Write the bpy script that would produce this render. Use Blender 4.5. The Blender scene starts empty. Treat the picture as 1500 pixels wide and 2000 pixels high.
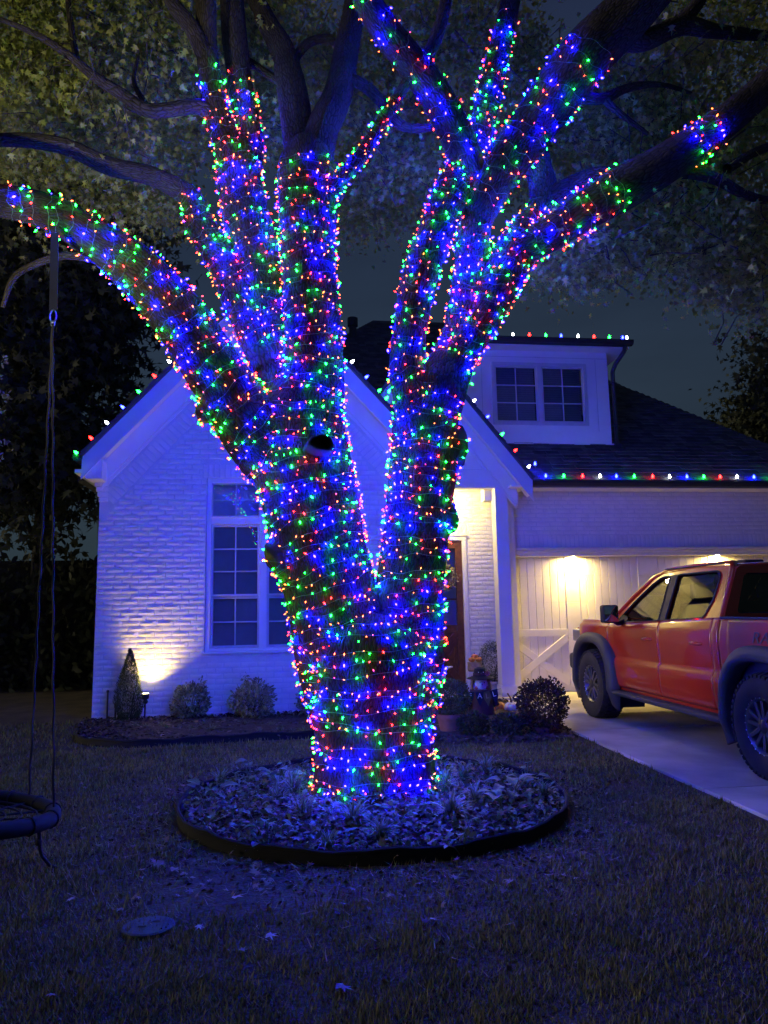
import bpy, bmesh, math, random
import numpy as np
from mathutils import Vector, Matrix, noise
from math import sin, cos, pi, radians, sqrt, atan2

random.seed(7); RNG = np.random.default_rng(11)
scene = bpy.context.scene
COL = scene.collection

# ------------------------------------------------------------------ camera
F = 1450.0; YAW = radians(7); PIT = radians(8.24); ROLL = 0.018; CH = 1.5
def _cross(a, b): return (a[1]*b[2]-a[2]*b[1], a[2]*b[0]-a[0]*b[2], a[0]*b[1]-a[1]*b[0])
FW = (sin(YAW)*cos(PIT), cos(YAW)*cos(PIT), sin(PIT))
_r0 = (cos(YAW), -sin(YAW), 0.0); _u0 = _cross(_r0, FW)
RT = tuple(cos(ROLL)*_r0[i]-sin(ROLL)*_u0[i] for i in range(3))
UP = tuple(sin(ROLL)*_r0[i]+cos(ROLL)*_u0[i] for i in range(3))
cam = bpy.data.cameras.new('camera'); cam_o = bpy.data.objects.new('camera', cam); COL.objects.link(cam_o)
cam.sensor_fit = 'VERTICAL'; cam.sensor_height = 36; cam.lens = F/2000*36; cam.clip_start = .05; cam.clip_end = 800
M = Matrix(((RT[0], UP[0], -FW[0], 0), (RT[1], UP[1], -FW[1], 0), (RT[2], UP[2], -FW[2], CH), (0, 0, 0, 1)))
cam_o.matrix_world = M
scene.camera = cam_o

# measuring helpers: where a sight line meets a real plane of the place
def ray(px, py):
    a = (px-750)/F; b = (1000-py)/F
    return tuple(FW[i]+a*RT[i]+b*UP[i] for i in range(3))
def at(px, py, Y):
    d = ray(px, py); t = Y/d[1]; return Vector((t*d[0], Y, CH+t*d[2]))
def atX(px, py, X):
    d = ray(px, py); t = X/d[0]; return Vector((X, t*d[1], CH+t*d[2]))
def gnd(px, py, z=0.0):
    d = ray(px, py); t = (z-CH)/d[2]; return Vector((t*d[0], t*d[1], z))
def onplane(px, py, z0, s, Y0):
    d = ray(px, py); t = (z0-s*Y0-CH)/(d[2]-s*d[1]); return Vector((t*d[0], t*d[1], CH+t*d[2]))
def cdepth(p): return p[0]*FW[0]+p[1]*FW[1]+(p[2]-CH)*FW[2]

# ------------------------------------------------------------------ world, sun, exposure
w = bpy.data.worlds.new('World'); scene.world = w; w.use_nodes = True
nt = w.node_tree; nt.nodes.clear()
out = nt.nodes.new('ShaderNodeOutputWorld'); bg = nt.nodes.new('ShaderNodeBackground')
tc = nt.nodes.new('ShaderNodeTexCoord'); sep = nt.nodes.new('ShaderNodeSeparateXYZ')
rmp = nt.nodes.new('ShaderNodeValToRGB'); nz = nt.nodes.new('ShaderNodeTexNoise'); mx = nt.nodes.new('ShaderNodeMix')
nt.links.new(tc.outputs['Generated'], sep.inputs[0]); nt.links.new(sep.outputs[2], rmp.inputs[0])
rmp.color_ramp.elements[0].position = 0.0; rmp.color_ramp.elements[0].color = (.017, .027, .032, 1)
rmp.color_ramp.elements[1].position = .75; rmp.color_ramp.elements[1].color = (.010, .015, .040, 1)
e = rmp.color_ramp.elements.new(.42); e.color = (.0145, .0245, .046, 1)
mp = nt.nodes.new('ShaderNodeMapping'); mp.inputs['Scale'].default_value = (1, 1, 3.5)
nt.links.new(tc.outputs['Generated'], mp.inputs[0]); nt.links.new(mp.outputs[0], nz.inputs['Vector'])
nz.inputs['Scale'].default_value = 2.2; nz.inputs['Detail'].default_value = 5
mr = nt.nodes.new('ShaderNodeMapRange'); mr.inputs[1].default_value = .3; mr.inputs[2].default_value = .75
mr.inputs[3].default_value = .82; mr.inputs[4].default_value = 1.3
nt.links.new(nz.outputs[0], mr.inputs[0])
mx.data_type = 'RGBA'; mx.blend_type = 'MULTIPLY'; mx.inputs[0].default_value = 1
nt.links.new(rmp.outputs[0], mx.inputs[6]); nt.links.new(mr.outputs[0], mx.inputs[7])
nt.links.new(mx.outputs[2], bg.inputs[0]); bg.inputs[1].default_value = 1.3
nt.links.new(bg.outputs[0], out.inputs[0])

# low warm street glow from the left, behind the photographer
sun = bpy.data.lights.new('street_glow', 'SUN'); sun.energy = .8; sun.angle = radians(12); sun.color = (1, .84, .55)
so = bpy.data.objects.new('street_glow', sun); COL.objects.link(so)
so.rotation_euler = Vector((1.0, .05, -.16)).to_track_quat('-Z', 'Y').to_euler()

vs = scene.view_settings; vs.view_transform = 'Standard'; vs.look = 'None'; vs.exposure = 0; vs.gamma = 1
scene.render.engine = 'CYCLES'; cy = scene.cycles
cy.use_denoising = True; cy.max_bounces = 6; cy.diffuse_bounces = 3; cy.glossy_bounces = 4; cy.transparent_max_bounces = 12
cy.use_light_tree = True; cy.sample_clamp_indirect = 6; cy.caustics_reflective = False; cy.caustics_refractive = False

# ------------------------------------------------------------------ materials
def mat(name, col, rough=.7, metal=0, var=.15, vscale=8, bump=0, bscale=60, coat=0, emit=None, estr=0, island=0, col2=None, trans=0, spec=None):
    m = bpy.data.materials.new(name); m.use_nodes = True; n = m.node_tree; b = n.nodes['Principled BSDF']
    b.inputs['Roughness'].default_value = rough; b.inputs['Metallic'].default_value = metal
    b.inputs['Coat Weight'].default_value = coat
    if spec is not None: b.inputs['Specular IOR Level'].default_value = spec
    base = None
    t = n.nodes.new('ShaderNodeTexCoord')
    if var or col2:
        nn = n.nodes.new('ShaderNodeTexNoise'); nn.inputs['Scale'].default_value = vscale; nn.inputs['Detail'].default_value = 6
        n.links.new(t.outputs['Object'], nn.inputs['Vector'])
        r = n.nodes.new('ShaderNodeValToRGB'); c2 = col2 or tuple(c*(1-var) for c in col); c1 = col if col2 else tuple(min(1, c*(1+var)) for c in col)
        r.color_ramp.elements[0].position = .35; r.color_ramp.elements[0].color = (*c2, 1)
        r.color_ramp.elements[1].position = .65; r.color_ramp.elements[1].color = (*c1, 1)
        n.links.new(nn.outputs[0], r.inputs[0]); base = r.outputs[0]
        if island:
            g = n.nodes.new('ShaderNodeNewGeometry'); mrr = n.nodes.new('ShaderNodeMapRange')
            mrr.inputs[3].default_value = 1-island; mrr.inputs[4].default_value = 1+island
            n.links.new(g.outputs['Random Per Island'], mrr.inputs[0])
            mm = n.nodes.new('ShaderNodeMix'); mm.data_type = 'RGBA'; mm.blend_type = 'MULTIPLY'; mm.inputs[0].default_value = 1
            n.links.new(base, mm.inputs[6]); n.links.new(mrr.outputs[0], mm.inputs[7]); base = mm.outputs[2]
        n.links.new(base, b.inputs['Base Color'])
    else: b.inputs['Base Color'].default_value = (*col, 1)
    if bump:
        bn = n.nodes.new('ShaderNodeTexNoise'); bn.inputs['Scale'].default_value = bscale; bn.inputs['Detail'].default_value = 5
        n.links.new(t.outputs['Object'], bn.inputs['Vector'])
        bp = n.nodes.new('ShaderNodeBump'); bp.inputs['Strength'].default_value = 1; bp.inputs['Distance'].default_value = bump
        n.links.new(bn.outputs[0], bp.inputs['Height']); n.links.new(bp.outputs[0], b.inputs['Normal'])
    if emit: b.inputs['Emission Color'].default_value = (*emit, 1); b.inputs['Emission Strength'].default_value = estr
    if trans:
        tr = n.nodes.new('ShaderNodeBsdfTranslucent'); ms = n.nodes.new('ShaderNodeMixShader'); ms.inputs[0].default_value = trans
        if base: n.links.new(base, tr.inputs[0])
        else: tr.inputs[0].default_value = (*col, 1)
        n.links.new(b.outputs[0], ms.inputs[1]); n.links.new(tr.outputs[0], ms.inputs[2]); n.links.new(ms.outputs[0], n.nodes['Material Output'].inputs[0])
    return m
def glass_mat(name, tint, ior=1.5, rough=0.0, boost=0.0):
    m = bpy.data.materials.new(name); m.use_nodes = True; n = m.node_tree; n.nodes.clear()
    o = n.nodes.new('ShaderNodeOutputMaterial'); tr = n.nodes.new('ShaderNodeBsdfTransparent'); gl = n.nodes.new('ShaderNodeBsdfGlossy')
    fr = n.nodes.new('ShaderNodeFresnel'); fr.inputs[0].default_value = ior; ms = n.nodes.new('ShaderNodeMixShader')
    ad = n.nodes.new('ShaderNodeMath'); ad.operation = 'ADD'; ad.inputs[1].default_value = boost; ad.use_clamp = True
    tr.inputs[0].default_value = (*tint, 1); gl.inputs['Roughness'].default_value = rough
    n.links.new(fr.outputs[0], ad.inputs[0]); n.links.new(ad.outputs[0], ms.inputs[0])
    n.links.new(tr.outputs[0], ms.inputs[1]); n.links.new(gl.outputs[0], ms.inputs[2]); n.links.new(ms.outputs[0], o.inputs[0]); return m
def emit_mat(name, col, s):
    m = bpy.data.materials.new(name); m.use_nodes = True; n = m.node_tree; n.nodes.clear()
    o = n.nodes.new('ShaderNodeOutputMaterial'); e = n.nodes.new('ShaderNodeEmission')
    e.inputs[0].default_value = (*col, 1); e.inputs[1].default_value = s; n.links.new(e.outputs[0], o.inputs[0]); return m

def bark_mat():
    m = mat('bark', (.062, .055, .05), .95, var=.35, vscale=3, spec=.15)
    n = m.node_tree; b = n.nodes['Principled BSDF']
    uv = n.nodes.new('ShaderNodeUVMap'); mp = n.nodes.new('ShaderNodeMapping'); mp.inputs['Scale'].default_value = (44, 11, 1)
    nn = n.nodes.new('ShaderNodeTexNoise'); nn.inputs['Scale'].default_value = 5; nn.inputs['Detail'].default_value = 3
    ad = n.nodes.new('ShaderNodeMix'); ad.data_type = 'RGBA'; ad.blend_type = 'LINEAR_LIGHT'; ad.inputs[0].default_value = .025
    n.links.new(uv.outputs[0], nn.inputs['Vector']); n.links.new(uv.outputs[0], ad.inputs[6]); n.links.new(nn.outputs[1], ad.inputs[7])
    n.links.new(ad.outputs[2], mp.inputs[0])
    v = n.nodes.new('ShaderNodeTexVoronoi'); v.feature = 'DISTANCE_TO_EDGE'; v.voronoi_dimensions = '2D'; v.inputs['Scale'].default_value = 1
    n.links.new(mp.outputs[0], v.inputs['Vector'])
    r = n.nodes.new('ShaderNodeMapRange'); r.inputs[2].default_value = .28; n.links.new(v.outputs['Distance'], r.inputs[0])
    n2 = n.nodes.new('ShaderNodeTexNoise'); n2.inputs['Scale'].default_value = 90; n2.inputs['Detail'].default_value = 5
    n.links.new(uv.outputs[0], n2.inputs['Vector'])
    a2 = n.nodes.new('ShaderNodeMath'); a2.operation = 'MULTIPLY_ADD'; a2.inputs[1].default_value = .45
    n.links.new(n2.outputs[0], a2.inputs[0]); n.links.new(r.outputs[0], a2.inputs[2])
    bp = n.nodes.new('ShaderNodeBump'); bp.inputs['Strength'].default_value = 1; bp.inputs['Distance'].default_value = .008
    n.links.new(a2.outputs[0], bp.inputs['Height']); n.links.new(bp.outputs[0], b.inputs['Normal'])
    old = b.inputs['Base Color'].links[0].from_socket
    mm = n.nodes.new('ShaderNodeMix'); mm.data_type = 'RGBA'; mm.blend_type = 'MULTIPLY'; mm.inputs[0].default_value = 1
    r2 = n.nodes.new('ShaderNodeMapRange'); r2.inputs[2].default_value = .15; r2.inputs[3].default_value = .38
    n.links.new(v.outputs['Distance'], r2.inputs[0]); n.links.new(old, mm.inputs[6]); n.links.new(r2.outputs[0], mm.inputs[7])
    n.links.new(mm.outputs[2], b.inputs['Base Color'])
    return m

MT = {}
MT['bark'] = bark_mat()
MT['bark_far'] = mat('bark_far', (.05, .045, .04), .95, bump=.01, bscale=20)
MT['leaf'] = mat('leaf', (.31, .32, .07), .5, var=.3, vscale=1.5, island=.5, col2=(.18, .24, .05), trans=.35)
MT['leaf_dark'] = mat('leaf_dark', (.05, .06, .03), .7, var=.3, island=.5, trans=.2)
MT['leaf_pale'] = mat('leaf_pale', (.30, .30, .16), .5, var=.3, vscale=12, island=.5, trans=.25)
MT['leaf_mum'] = mat('leaf_mum', (.10, .115, .055), .7, var=.3, vscale=12, island=.4, trans=.2)
MT['leaf_red'] = mat('leaf_red', (.05, .028, .02), .7, var=.3, vscale=12, island=.6, trans=.2)
MT['evergreen'] = mat('evergreen', (.035, .055, .02), .7, var=.3, vscale=12, island=.4, trans=.15)
MT['soil'] = mat('soil', (.05, .035, .026), .95, var=.4, vscale=9, bump=.03, bscale=35)
MT['lawn'] = mat('lawn', (.060, .045, .022), .95, var=.4, vscale=2.5, bump=.02, bscale=40)
MT['blade'] = mat('grass_blade', (.22, .20, .045), .6, vscale=1.6, island=.5, col2=(.13, .135, .04), trans=.25)
MT['straw'] = mat('straw', (.24, .18, .12), .8, island=.4)
MT['liriope'] = mat('liriope', (.15, .19, .10), .5, island=.4, vscale=6, trans=.2)
MT['hosta'] = mat('hosta', (.12, .17, .09), .45, island=.25, vscale=10, trans=.2, bump=.004, bscale=70)
MT['litter'] = mat('leaf_litter', (.21, .15, .095), .7, vscale=14, island=.55, col2=(.10, .07, .05))
MT['ivy'] = mat('ground_cover_leaf', (.11, .14, .07), .5, vscale=14, island=.5, trans=.15)
MT['mulch'] = mat('mulch_chip', (.075, .05, .035), .9, island=.5)
MT['white'] = mat('white_paint', (.78, .77, .74), .5, var=.03, vscale=3, bump=.0012, bscale=35)
MT['brick'] = mat('painted_brick', (.78, .75, .68), .65, var=.06, vscale=5, bump=.0035, bscale=28)
MT['mortar'] = mat('painted_mortar', (.68, .67, .64), .8, var=.05, vscale=6, bump=.006, bscale=45)
MT['garage'] = mat('garage_paint', (.76, .71, .54), .5, var=.03, vscale=5, bump=.002, bscale=120)
MT['gap'] = mat('dark_gap', (.03, .03, .03), .9, var=0)
MT['shingle'] = mat('shingle', (.075, .075, .08), .9, var=.25, vscale=5, island=.4, bump=.004, bscale=150)
MT['flash'] = mat('dark_metal', (.04, .045, .05), .45, metal=.4, var=.1)
MT['concrete'] = mat('concrete', (.42, .38, .29), .85, var=.22, vscale=1.6, bump=.003, bscale=90)
MT['wood_door'] = mat('stained_wood', (.085, .028, .014), .4, var=.3, vscale=14, bump=.002, bscale=60)
MT['blind'] = mat('window_blind', (.30, .30, .31), .8, var=.04)
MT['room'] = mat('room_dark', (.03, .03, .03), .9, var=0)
MT['glass'] = glass_mat('window_glass', (.75, .78, .8), 1.5, 0, .03)
MT['sash'] = mat('sash_paint', (.55, .55, .55), .5, var=.04)
MT['black'] = mat('black_plastic', (.010, .010, .011), .62, var=.1)
MT['matte'] = mat('matte_black', (.03, .03, .032), .75, var=.15, bump=.0008, bscale=200)
MT['edging'] = mat('black_edging', (.005, .005, .006), .85, var=.2, vscale=9)
MT['terracotta'] = mat('terracotta', (.25, .10, .055), .8, var=.15)
MT['pumpkin'] = mat('pumpkin', (.62, .22, .045), .5, var=.12)
MT['cream'] = mat('cream', (.78, .74, .64), .5, var=.05)
MT['stem'] = mat('dry_stem', (.12, .07, .035), .9)
MT['rope'] = mat('rope', (.018, .018, .022), .8, bump=.003, bscale=300)
MT['steel'] = mat('steel', (.6, .6, .62), .3, metal=1, var=.05)
MT['red'] = mat('truck_paint', (.45, .028, .006), .32, var=.02, coat=1.0, spec=.25)
MT['red'].node_tree.nodes['Principled BSDF'].inputs['Coat Roughness'].default_value = .04
MT['tyre'] = mat('tyre_rubber', (.014, .013, .013), .85, var=.3, vscale=7, bump=.002, bscale=90)
MT['flare'] = mat('flare_plastic', (.036, .035, .034), .6, var=.1, bump=.0008, bscale=300)
MT['rim'] = mat('rim_metal', (.16, .16, .17), .35, metal=.8, var=.15)
MT['seat'] = mat('seat_cloth', (.03, .03, .032), .8)
MT['carglass'] = glass_mat('car_glass', (.62, .64, .6), 1.5, 0, .02)
MT['darkglass'] = glass_mat('tinted_glass', (.10, .11, .13), 1.5, 0, .02)
MT['mirror'] = mat('mirror_glass', (.75, .78, .85), .02, metal=1, var=0)
MT['decal'] = mat('decal_grey', (.10, .06, .055), .5, var=0)
MT['wire'] = mat('wire_green', (.10, .16, .10), .5, var=0)
MT['hay'] = mat('hay', (.38, .28, .12), .9, island=.4, vscale=20)
MT['cloth_purple'] = mat('plum_cloth', (.06, .025, .04), .95, bump=.002, bscale=200)
MT['felt'] = mat('black_felt', (.012, .010, .014), .9)
MT['navy'] = mat('navy_cloth', (.012, .016, .05), .9)
MT['olive'] = mat('olive_cloth', (.16, .12, .05), .9)
MT['face'] = mat('face_cloth', (.72, .66, .62), .8, var=.04)
MT['blush'] = mat('blush_cloth', (.45, .12, .09), .9)
MT['letters'] = mat('white_letter', (.8, .8, .8), .6, var=0)
MT['wreath'] = mat('dried_wreath', (.34, .28, .18), .8, island=.5, vscale=20)
MT['utility'] = mat('utility_lid', (.05, .065, .06), .8, var=.2, vscale=14, bump=.002)
MT['leafwhite'] = mat('pale_fallen_leaf', (.30, .25, .22), .6, var=.15)
BULB = {  # lamp colours
 'blue': emit_mat('bulb_blue', (.0013, .0006, 1.0), 1450), 'green': emit_mat('bulb_green', (.005, 1.0, .020), 82),
 'red': emit_mat('bulb_red', (1.0, .010, .008), 72), 'amber': emit_mat('bulb_amber', (1.0, .13, .028), 17),
 'pink': emit_mat('bulb_pink', (1.0, .05, .09), 11)}
C9 = {'blue': emit_mat('c9_blue', (.002, .003, 1.0), 330), 'green': emit_mat('c9_green', (.004, 1.0, .02), 70), 'red': emit_mat('c9_red', (1.0, .006, .005), 60), 'white': emit_mat('c9_white', (.9, .95, 1.0), 30)}

# ------------------------------------------------------------------ mesh helpers
class MB:
    def __init__(s): s.v = []; s.f = []
    def add(s, v, f):
        o = len(s.v); s.v += [tuple(p) for p in v]; s.f += [tuple(i+o for i in q) for q in f]; return s
    def box(s, a, b):
        x0, y0, z0 = a; x1, y1, z1 = b
        return s.add([(x0,y0,z0),(x1,y0,z0),(x1,y1,z0),(x0,y1,z0),(x0,y0,z1),(x1,y0,z1),(x1,y1,z1),(x0,y1,z1)],
              [(0,3,2,1),(4,5,6,7),(0,1,5,4),(1,2,6,5),(2,3,7,6),(3,0,4,7)])
    def prism(s, poly, axis, a, b):
        """poly of 2D points extruded along axis from a to b. axis 'y': (x,z); 'x': (y,z); 'z': (x,y)"""
        n = len(poly); mk = {'y': lambda p, t: (p[0], t, p[1]), 'x': lambda p, t: (t, p[0], p[1]), 'z': lambda p, t: (p[0], p[1], t)}[axis]
        v = [mk(p, a) for p in poly]+[mk(p, b) for p in poly]
        f = [tuple(range(n)), tuple(range(2*n-1, n-1, -1))]+[(i, n+i, n+(i+1) % n, (i+1) % n) for i in range(n)]
        return s.add(v, f)
    def beam(s, p, q, wd, hd, up=(0,0,1)):
        p = Vector(p); q = Vector(q); d = (q-p).normalized(); u = Vector(up); x = d.cross(u)
        if x.length < 1e-5: x = d.cross(Vector((1,0,0)))
        x.normalize(); u = x.cross(d)
        v = [c+x*a*wd/2+u*b*hd/2 for c in (p, q) for a, b in ((-1,-1),(1,-1),(1,1),(-1,1))]
        return s.add(v, [(0,3,2,1),(4,5,6,7),(0,1,5,4),(1,2,6,5),(2,3,7,6),(3,0,4,7)])
    def tube(s, pts, r, n=8, closed=False, caps=True):
        P = [Vector(p) for p in pts]; m = len(P); R_ = r if hasattr(r, '__len__') else [r]*m
        t = []
        for i in range(m):
            a = P[(i+1) % m] if (closed or i < m-1) else P[i]; b = P[i-1] if (closed or i > 0) else P[i]
            d = a-b; t.append(d.normalized() if d.length > 1e-9 else Vector((0,0,1)))
        nrm = t[0].orthogonal().normalized(); v = []
        for i in range(m):
            nrm = (nrm-t[i]*nrm.dot(t[i])); nrm = nrm.normalized() if nrm.length > 1e-6 else t[i].orthogonal().normalized()
            bi = t[i].cross(nrm)
            v += [P[i]+(nrm*cos(2*pi*k/n)+bi*sin(2*pi*k/n))*R_[i] for k in range(n)]
        f = []
        for i in range(m if closed else m-1):
            j = (i+1) % m
            f += [(i*n+k, i*n+(k+1) % n, j*n+(k+1) % n, j*n+k) for k in range(n)]
        if not closed and caps: f += [tuple(range(n-1, -1, -1)), tuple(range((m-1)*n, m*n))]
        return s.add(v, f)
    def lathe(s, prof, c=(0,0,0), n=24, axis='z', cap=True):
        v = []; f = []; m = len(prof)
        for r, h in prof:
            for k in range(n):
                a = 2*pi*k/n
                p = {'z': (r*cos(a), r*sin(a), h), 'y': (r*cos(a), h, r*sin(a)), 'x': (h, r*cos(a), r*sin(a))}[axis]
                v.append((c[0]+p[0], c[1]+p[1], c[2]+p[2]))
        for i in range(m-1): f += [(i*n+k, i*n+(k+1) % n, (i+1)*n+(k+1) % n, (i+1)*n+k) for k in range(n)]
        if cap: f += [tuple(range(n-1, -1, -1)), tuple(range((m-1)*n, m*n))]
        return s.add(v, f)
    def ball(s, c, r, n=12, m=8, sc=(1,1,1), fn=None):
        v = []; f = []
        for i in range(m+1):
            ph = pi*i/m
            for k in range(n):
                a = 2*pi*k/n; q = fn(a, ph) if fn else 1
                v.append((c[0]+r*q*sc[0]*sin(ph)*cos(a), c[1]+r*q*sc[1]*sin(ph)*sin(a), c[2]+r*q*sc[2]*cos(ph)))
        for i in range(m): f += [(i*n+k, (i+1)*n+k, (i+1)*n+(k+1) % n, i*n+(k+1) % n) for k in range(n)]
        return s.add(v, f)
    def mesh(s, name):
        me = bpy.data.meshes.new(name); me.from_pydata([tuple(p) for p in s.v], [], s.f); me.validate(); me.update(); return me
    def obj(s, name, m, parent=None, **k): return link(name, s.mesh(name), m, parent, **k)

WL = {}
def props(o, label=None, cat=None, group=None, kind=None):
    if label: o['label'] = label
    if cat: o['category'] = cat
    if group: o['group'] = group
    if kind: o['kind'] = kind
    return o
def link(name, me, m, parent=None, smooth=False, label=None, cat=None, group=None, kind=None, bevel=0, recal=True):
    co = np.empty(len(me.vertices)*3, dtype=np.float32); me.vertices.foreach_get('co', co); co = co.reshape(-1, 3)
    lo = co.min(0); hi = co.max(0); org = Vector(((lo[0]+hi[0])/2, (lo[1]+hi[1])/2, lo[2]))
    me.transform(Matrix.Translation(-org))
    if recal and len(me.polygons) < 20000:
        bm = bmesh.new(); bm.from_mesh(me); bmesh.ops.recalc_face_normals(bm, faces=bm.faces); bm.to_mesh(me); bm.free()
    if m: me.materials.append(m)
    if smooth:
        me.polygons.foreach_set('use_smooth', [True]*len(me.polygons))
        if smooth != 'all' and hasattr(me, 'set_sharp_from_angle'): me.set_sharp_from_angle(angle=radians(smooth if smooth is not True else 40))
    o = bpy.data.objects.new(name, me); COL.objects.link(o)
    WL[o] = org
    if parent is not None: o.parent = parent; o.location = org-WL[parent]
    else: o.location = org
    if bevel:
        b = o.modifiers.new('bevel', 'BEVEL'); b.width = bevel; b.segments = 2; b.limit_method = 'ANGLE'
    return props(o, label, cat, group, kind)
def thing(name, label, cat, loc, group=None):
    o = bpy.data.objects.new(name, None); COL.objects.link(o); o.location = loc; WL[o] = Vector(loc); o.empty_display_size = .2
    return props(o, label, cat, group)
def inst(name, me, loc, parent=None, scale=None, rot=None):
    o = bpy.data.objects.new(name, me); COL.objects.link(o)
    if parent is not None: o.parent = parent; o.location = Vector(loc)-WL[parent]
    else: o.location = loc
    if scale is not None: o.scale = scale
    if rot is not None: o.rotation_euler = rot
    WL[o] = Vector(loc); return o

def np_mesh(name, V, Fq):
    """V (n,3) ; Fq (m,k) faces all of size k"""
    me = bpy.data.meshes.new(name); n = len(V); m, k = Fq.shape
    me.vertices.add(n); me.vertices.foreach_set('co', np.ascontiguousarray(V, dtype=np.float32).ravel())
    me.loops.add(m*k); me.loops.foreach_set('vertex_index', np.ascontiguousarray(Fq, dtype=np.int32).ravel())
    me.polygons.add(m); me.polygons.foreach_set('loop_start', np.arange(0, m*k, k, dtype=np.int32))
    me.update(calc_edges=True); return me
def scatter(tv, tf, pos, dirs, scale, roll=None, up=None):
    """copies of a template: its +Y goes along dirs, its +Z near up. returns V, F"""
    n = len(pos); y = dirs/np.linalg.norm(dirs, axis=1, keepdims=True)
    u = np.tile(np.array([0, 0, 1.0]), (n, 1)) if up is None else up
    x = np.cross(y, u); l = np.linalg.norm(x, axis=1, keepdims=True); x = np.where(l < 1e-4, np.array([[1.0, 0, 0]]), x/np.maximum(l, 1e-6))
    z = np.cross(x, y)
    if roll is not None:
        c = np.cos(roll)[:, None]; s = np.sin(roll)[:, None]; x, z = x*c+z*s, z*c-x*s
    tv = np.asarray(tv, float); sc = np.asarray(scale, float)
    if sc.ndim == 1: sc = np.repeat(sc[:, None], 3, 1)
    T = tv[None]*sc[:, None, :]
    V = pos[:, None, :]+T[..., 0:1]*x[:, None]+T[..., 1:2]*y[:, None]+T[..., 2:3]*z[:, None]
    Fc = np.asarray(tf)[None]+(np.arange(n)*len(tv))[:, None, None]
    return V.reshape(-1, 3), Fc.reshape(-1, len(tf[0]))
# leaf templates (Y = along the leaf)
def star_leaf():
    pts = [(0, 0)]; tips = [(-105, .62), (-62, .28), (-48, .92), (-22, .38), (0, 1.08), (22, .38), (48, .92), (62, .28), (105, .62)]
    out_ = [(sin(radians(a))*r*.62, .28+cos(radians(a))*r*.62) for a, r in tips]
    v = [(0, .25, .0)]+[(x, y, -.12*abs(x)) for x, y in out_]+[(0, .05, 0)]
    f = [(0, i, i+1) for i in range(1, 10)]+[(0, 10, 1)]
    return v, f
STAR = star_leaf()
OVAL = ([(0,0,0), (-.22,.35,.03), (.22,.35,.03), (-.2,.7,0), (.2,.7,0), (0,1,-.08)], [(0,2,1), (1,2,4), (1,4,3), (3,4,5)])
SMALL = ([(0,0,0), (-.3,.5,.05), (.3,.5,.05), (0,1,0)], [(0,2,1), (1,2,3)])
STRAND = ([(-.025,0,0), (.025,0,0), (.01,1,.05)], [(0,1,2)])
NEEDLE = ([(-.12,0,0), (.12,0,0), (0,1,0)], [(0,1,2)])
CHIP = ([(-.5,-.5,0),(.5,-.4,.1),(.4,.5,.05),(-.4,.45,.15)], [(0,1,2),(0,2,3)])
def ground_z(y): return .02*np.clip(np.asarray(y, float)-6.4, 0, 7)
def gz(y): return float(ground_z(y))

# ================================================================== SETTING
DX = 3.48
BEDC = Vector((.65, 6.35, 0)); BEDR = 1.56
def bed_h(x, y):   # soil mound in the round bed
    r = np.hypot(x-BEDC.x, y-BEDC.y)/BEDR
    return np.where(r < 1, .03+.07*(1-r**2), 0)
xs = np.concatenate([np.linspace(-90, -9, 12), np.linspace(-8, 12, 81), np.linspace(13, 90, 12)])
ys = np.concatenate([np.linspace(-30, -3, 6), np.linspace(-2, 20, 89), np.linspace(22, 400, 20)])
X, Y = np.meshgrid(xs, ys); Z = ground_z(Y)
V = np.stack([X, Y, Z], -1).reshape(-1, 3); nx = len(xs)
ii, jj = np.meshgrid(np.arange(len(ys)-1), np.arange(nx-1), indexing='ij'); a = (ii*nx+jj).ravel()
link('lawn', np_mesh('lawn', V, np.stack([a, a+1, a+nx+1, a+nx], 1)), MT['lawn'], kind='structure', smooth='all')

# driveway: dark joint bed with concrete slabs on it
dr = MB(); dr.add([(DX, -4, .004), (12, -4, .004), (12, 6.4, .004), (DX, 6.4, .004)], [(0,1,2,3)])
dr.add([(DX, 6.4, .004), (12, 6.4, .004), (12, 13.1, gz(13.1)+.004), (DX, 13.1, gz(13.1)+.004)], [(0,1,2,3)])
drive = dr.obj('driveway', MT['gap'], kind='structure')
ycut = [-4, -.6, 2.9, 6.22, 9.22, 11.9, 13.1]; xcut = [DX, 6.55, 9.4, 12]
for j in range(6):
    for i in range(3):
        y0, y1 = ycut[j]+.008, ycut[j+1]-.008; x0, x1 = xcut[i]+(.008 if i else -.02), xcut[i+1]-.008
        fl = -.10 if (i == 0 and j == 2) else 0
        m = MB(); zz = lambda y: gz(y)+.03
        yl = [y0]+[q for q in (4.6, 5.4, 6.4) if y0 < q < y1]+[y1]
        tl = []; bl = []; off = lambda y: x0-(max(0, 6.2-y)*.035 if i == 0 else 0)
        n = len(yl); v = []
        for q in yl: v += [(off(q), q, zz(q)), (x1, q, zz(q)), (off(q), q, zz(q)-.09), (x1, q, zz(q)-.09)]
        f = []
        for k in range(n-1):
            b = 4*k; f += [(b, b+1, b+5, b+4), (b, b+4, b+6, b+2), (b+1, b+3, b+7, b+5)]
        f += [(0, 2, 3, 1), (4*n-4, 4*n-3, 4*n-1, 4*n-2)]
        m.add(v, f).obj('concrete_slab', MT['concrete'], drive, bevel=.006)

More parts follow.
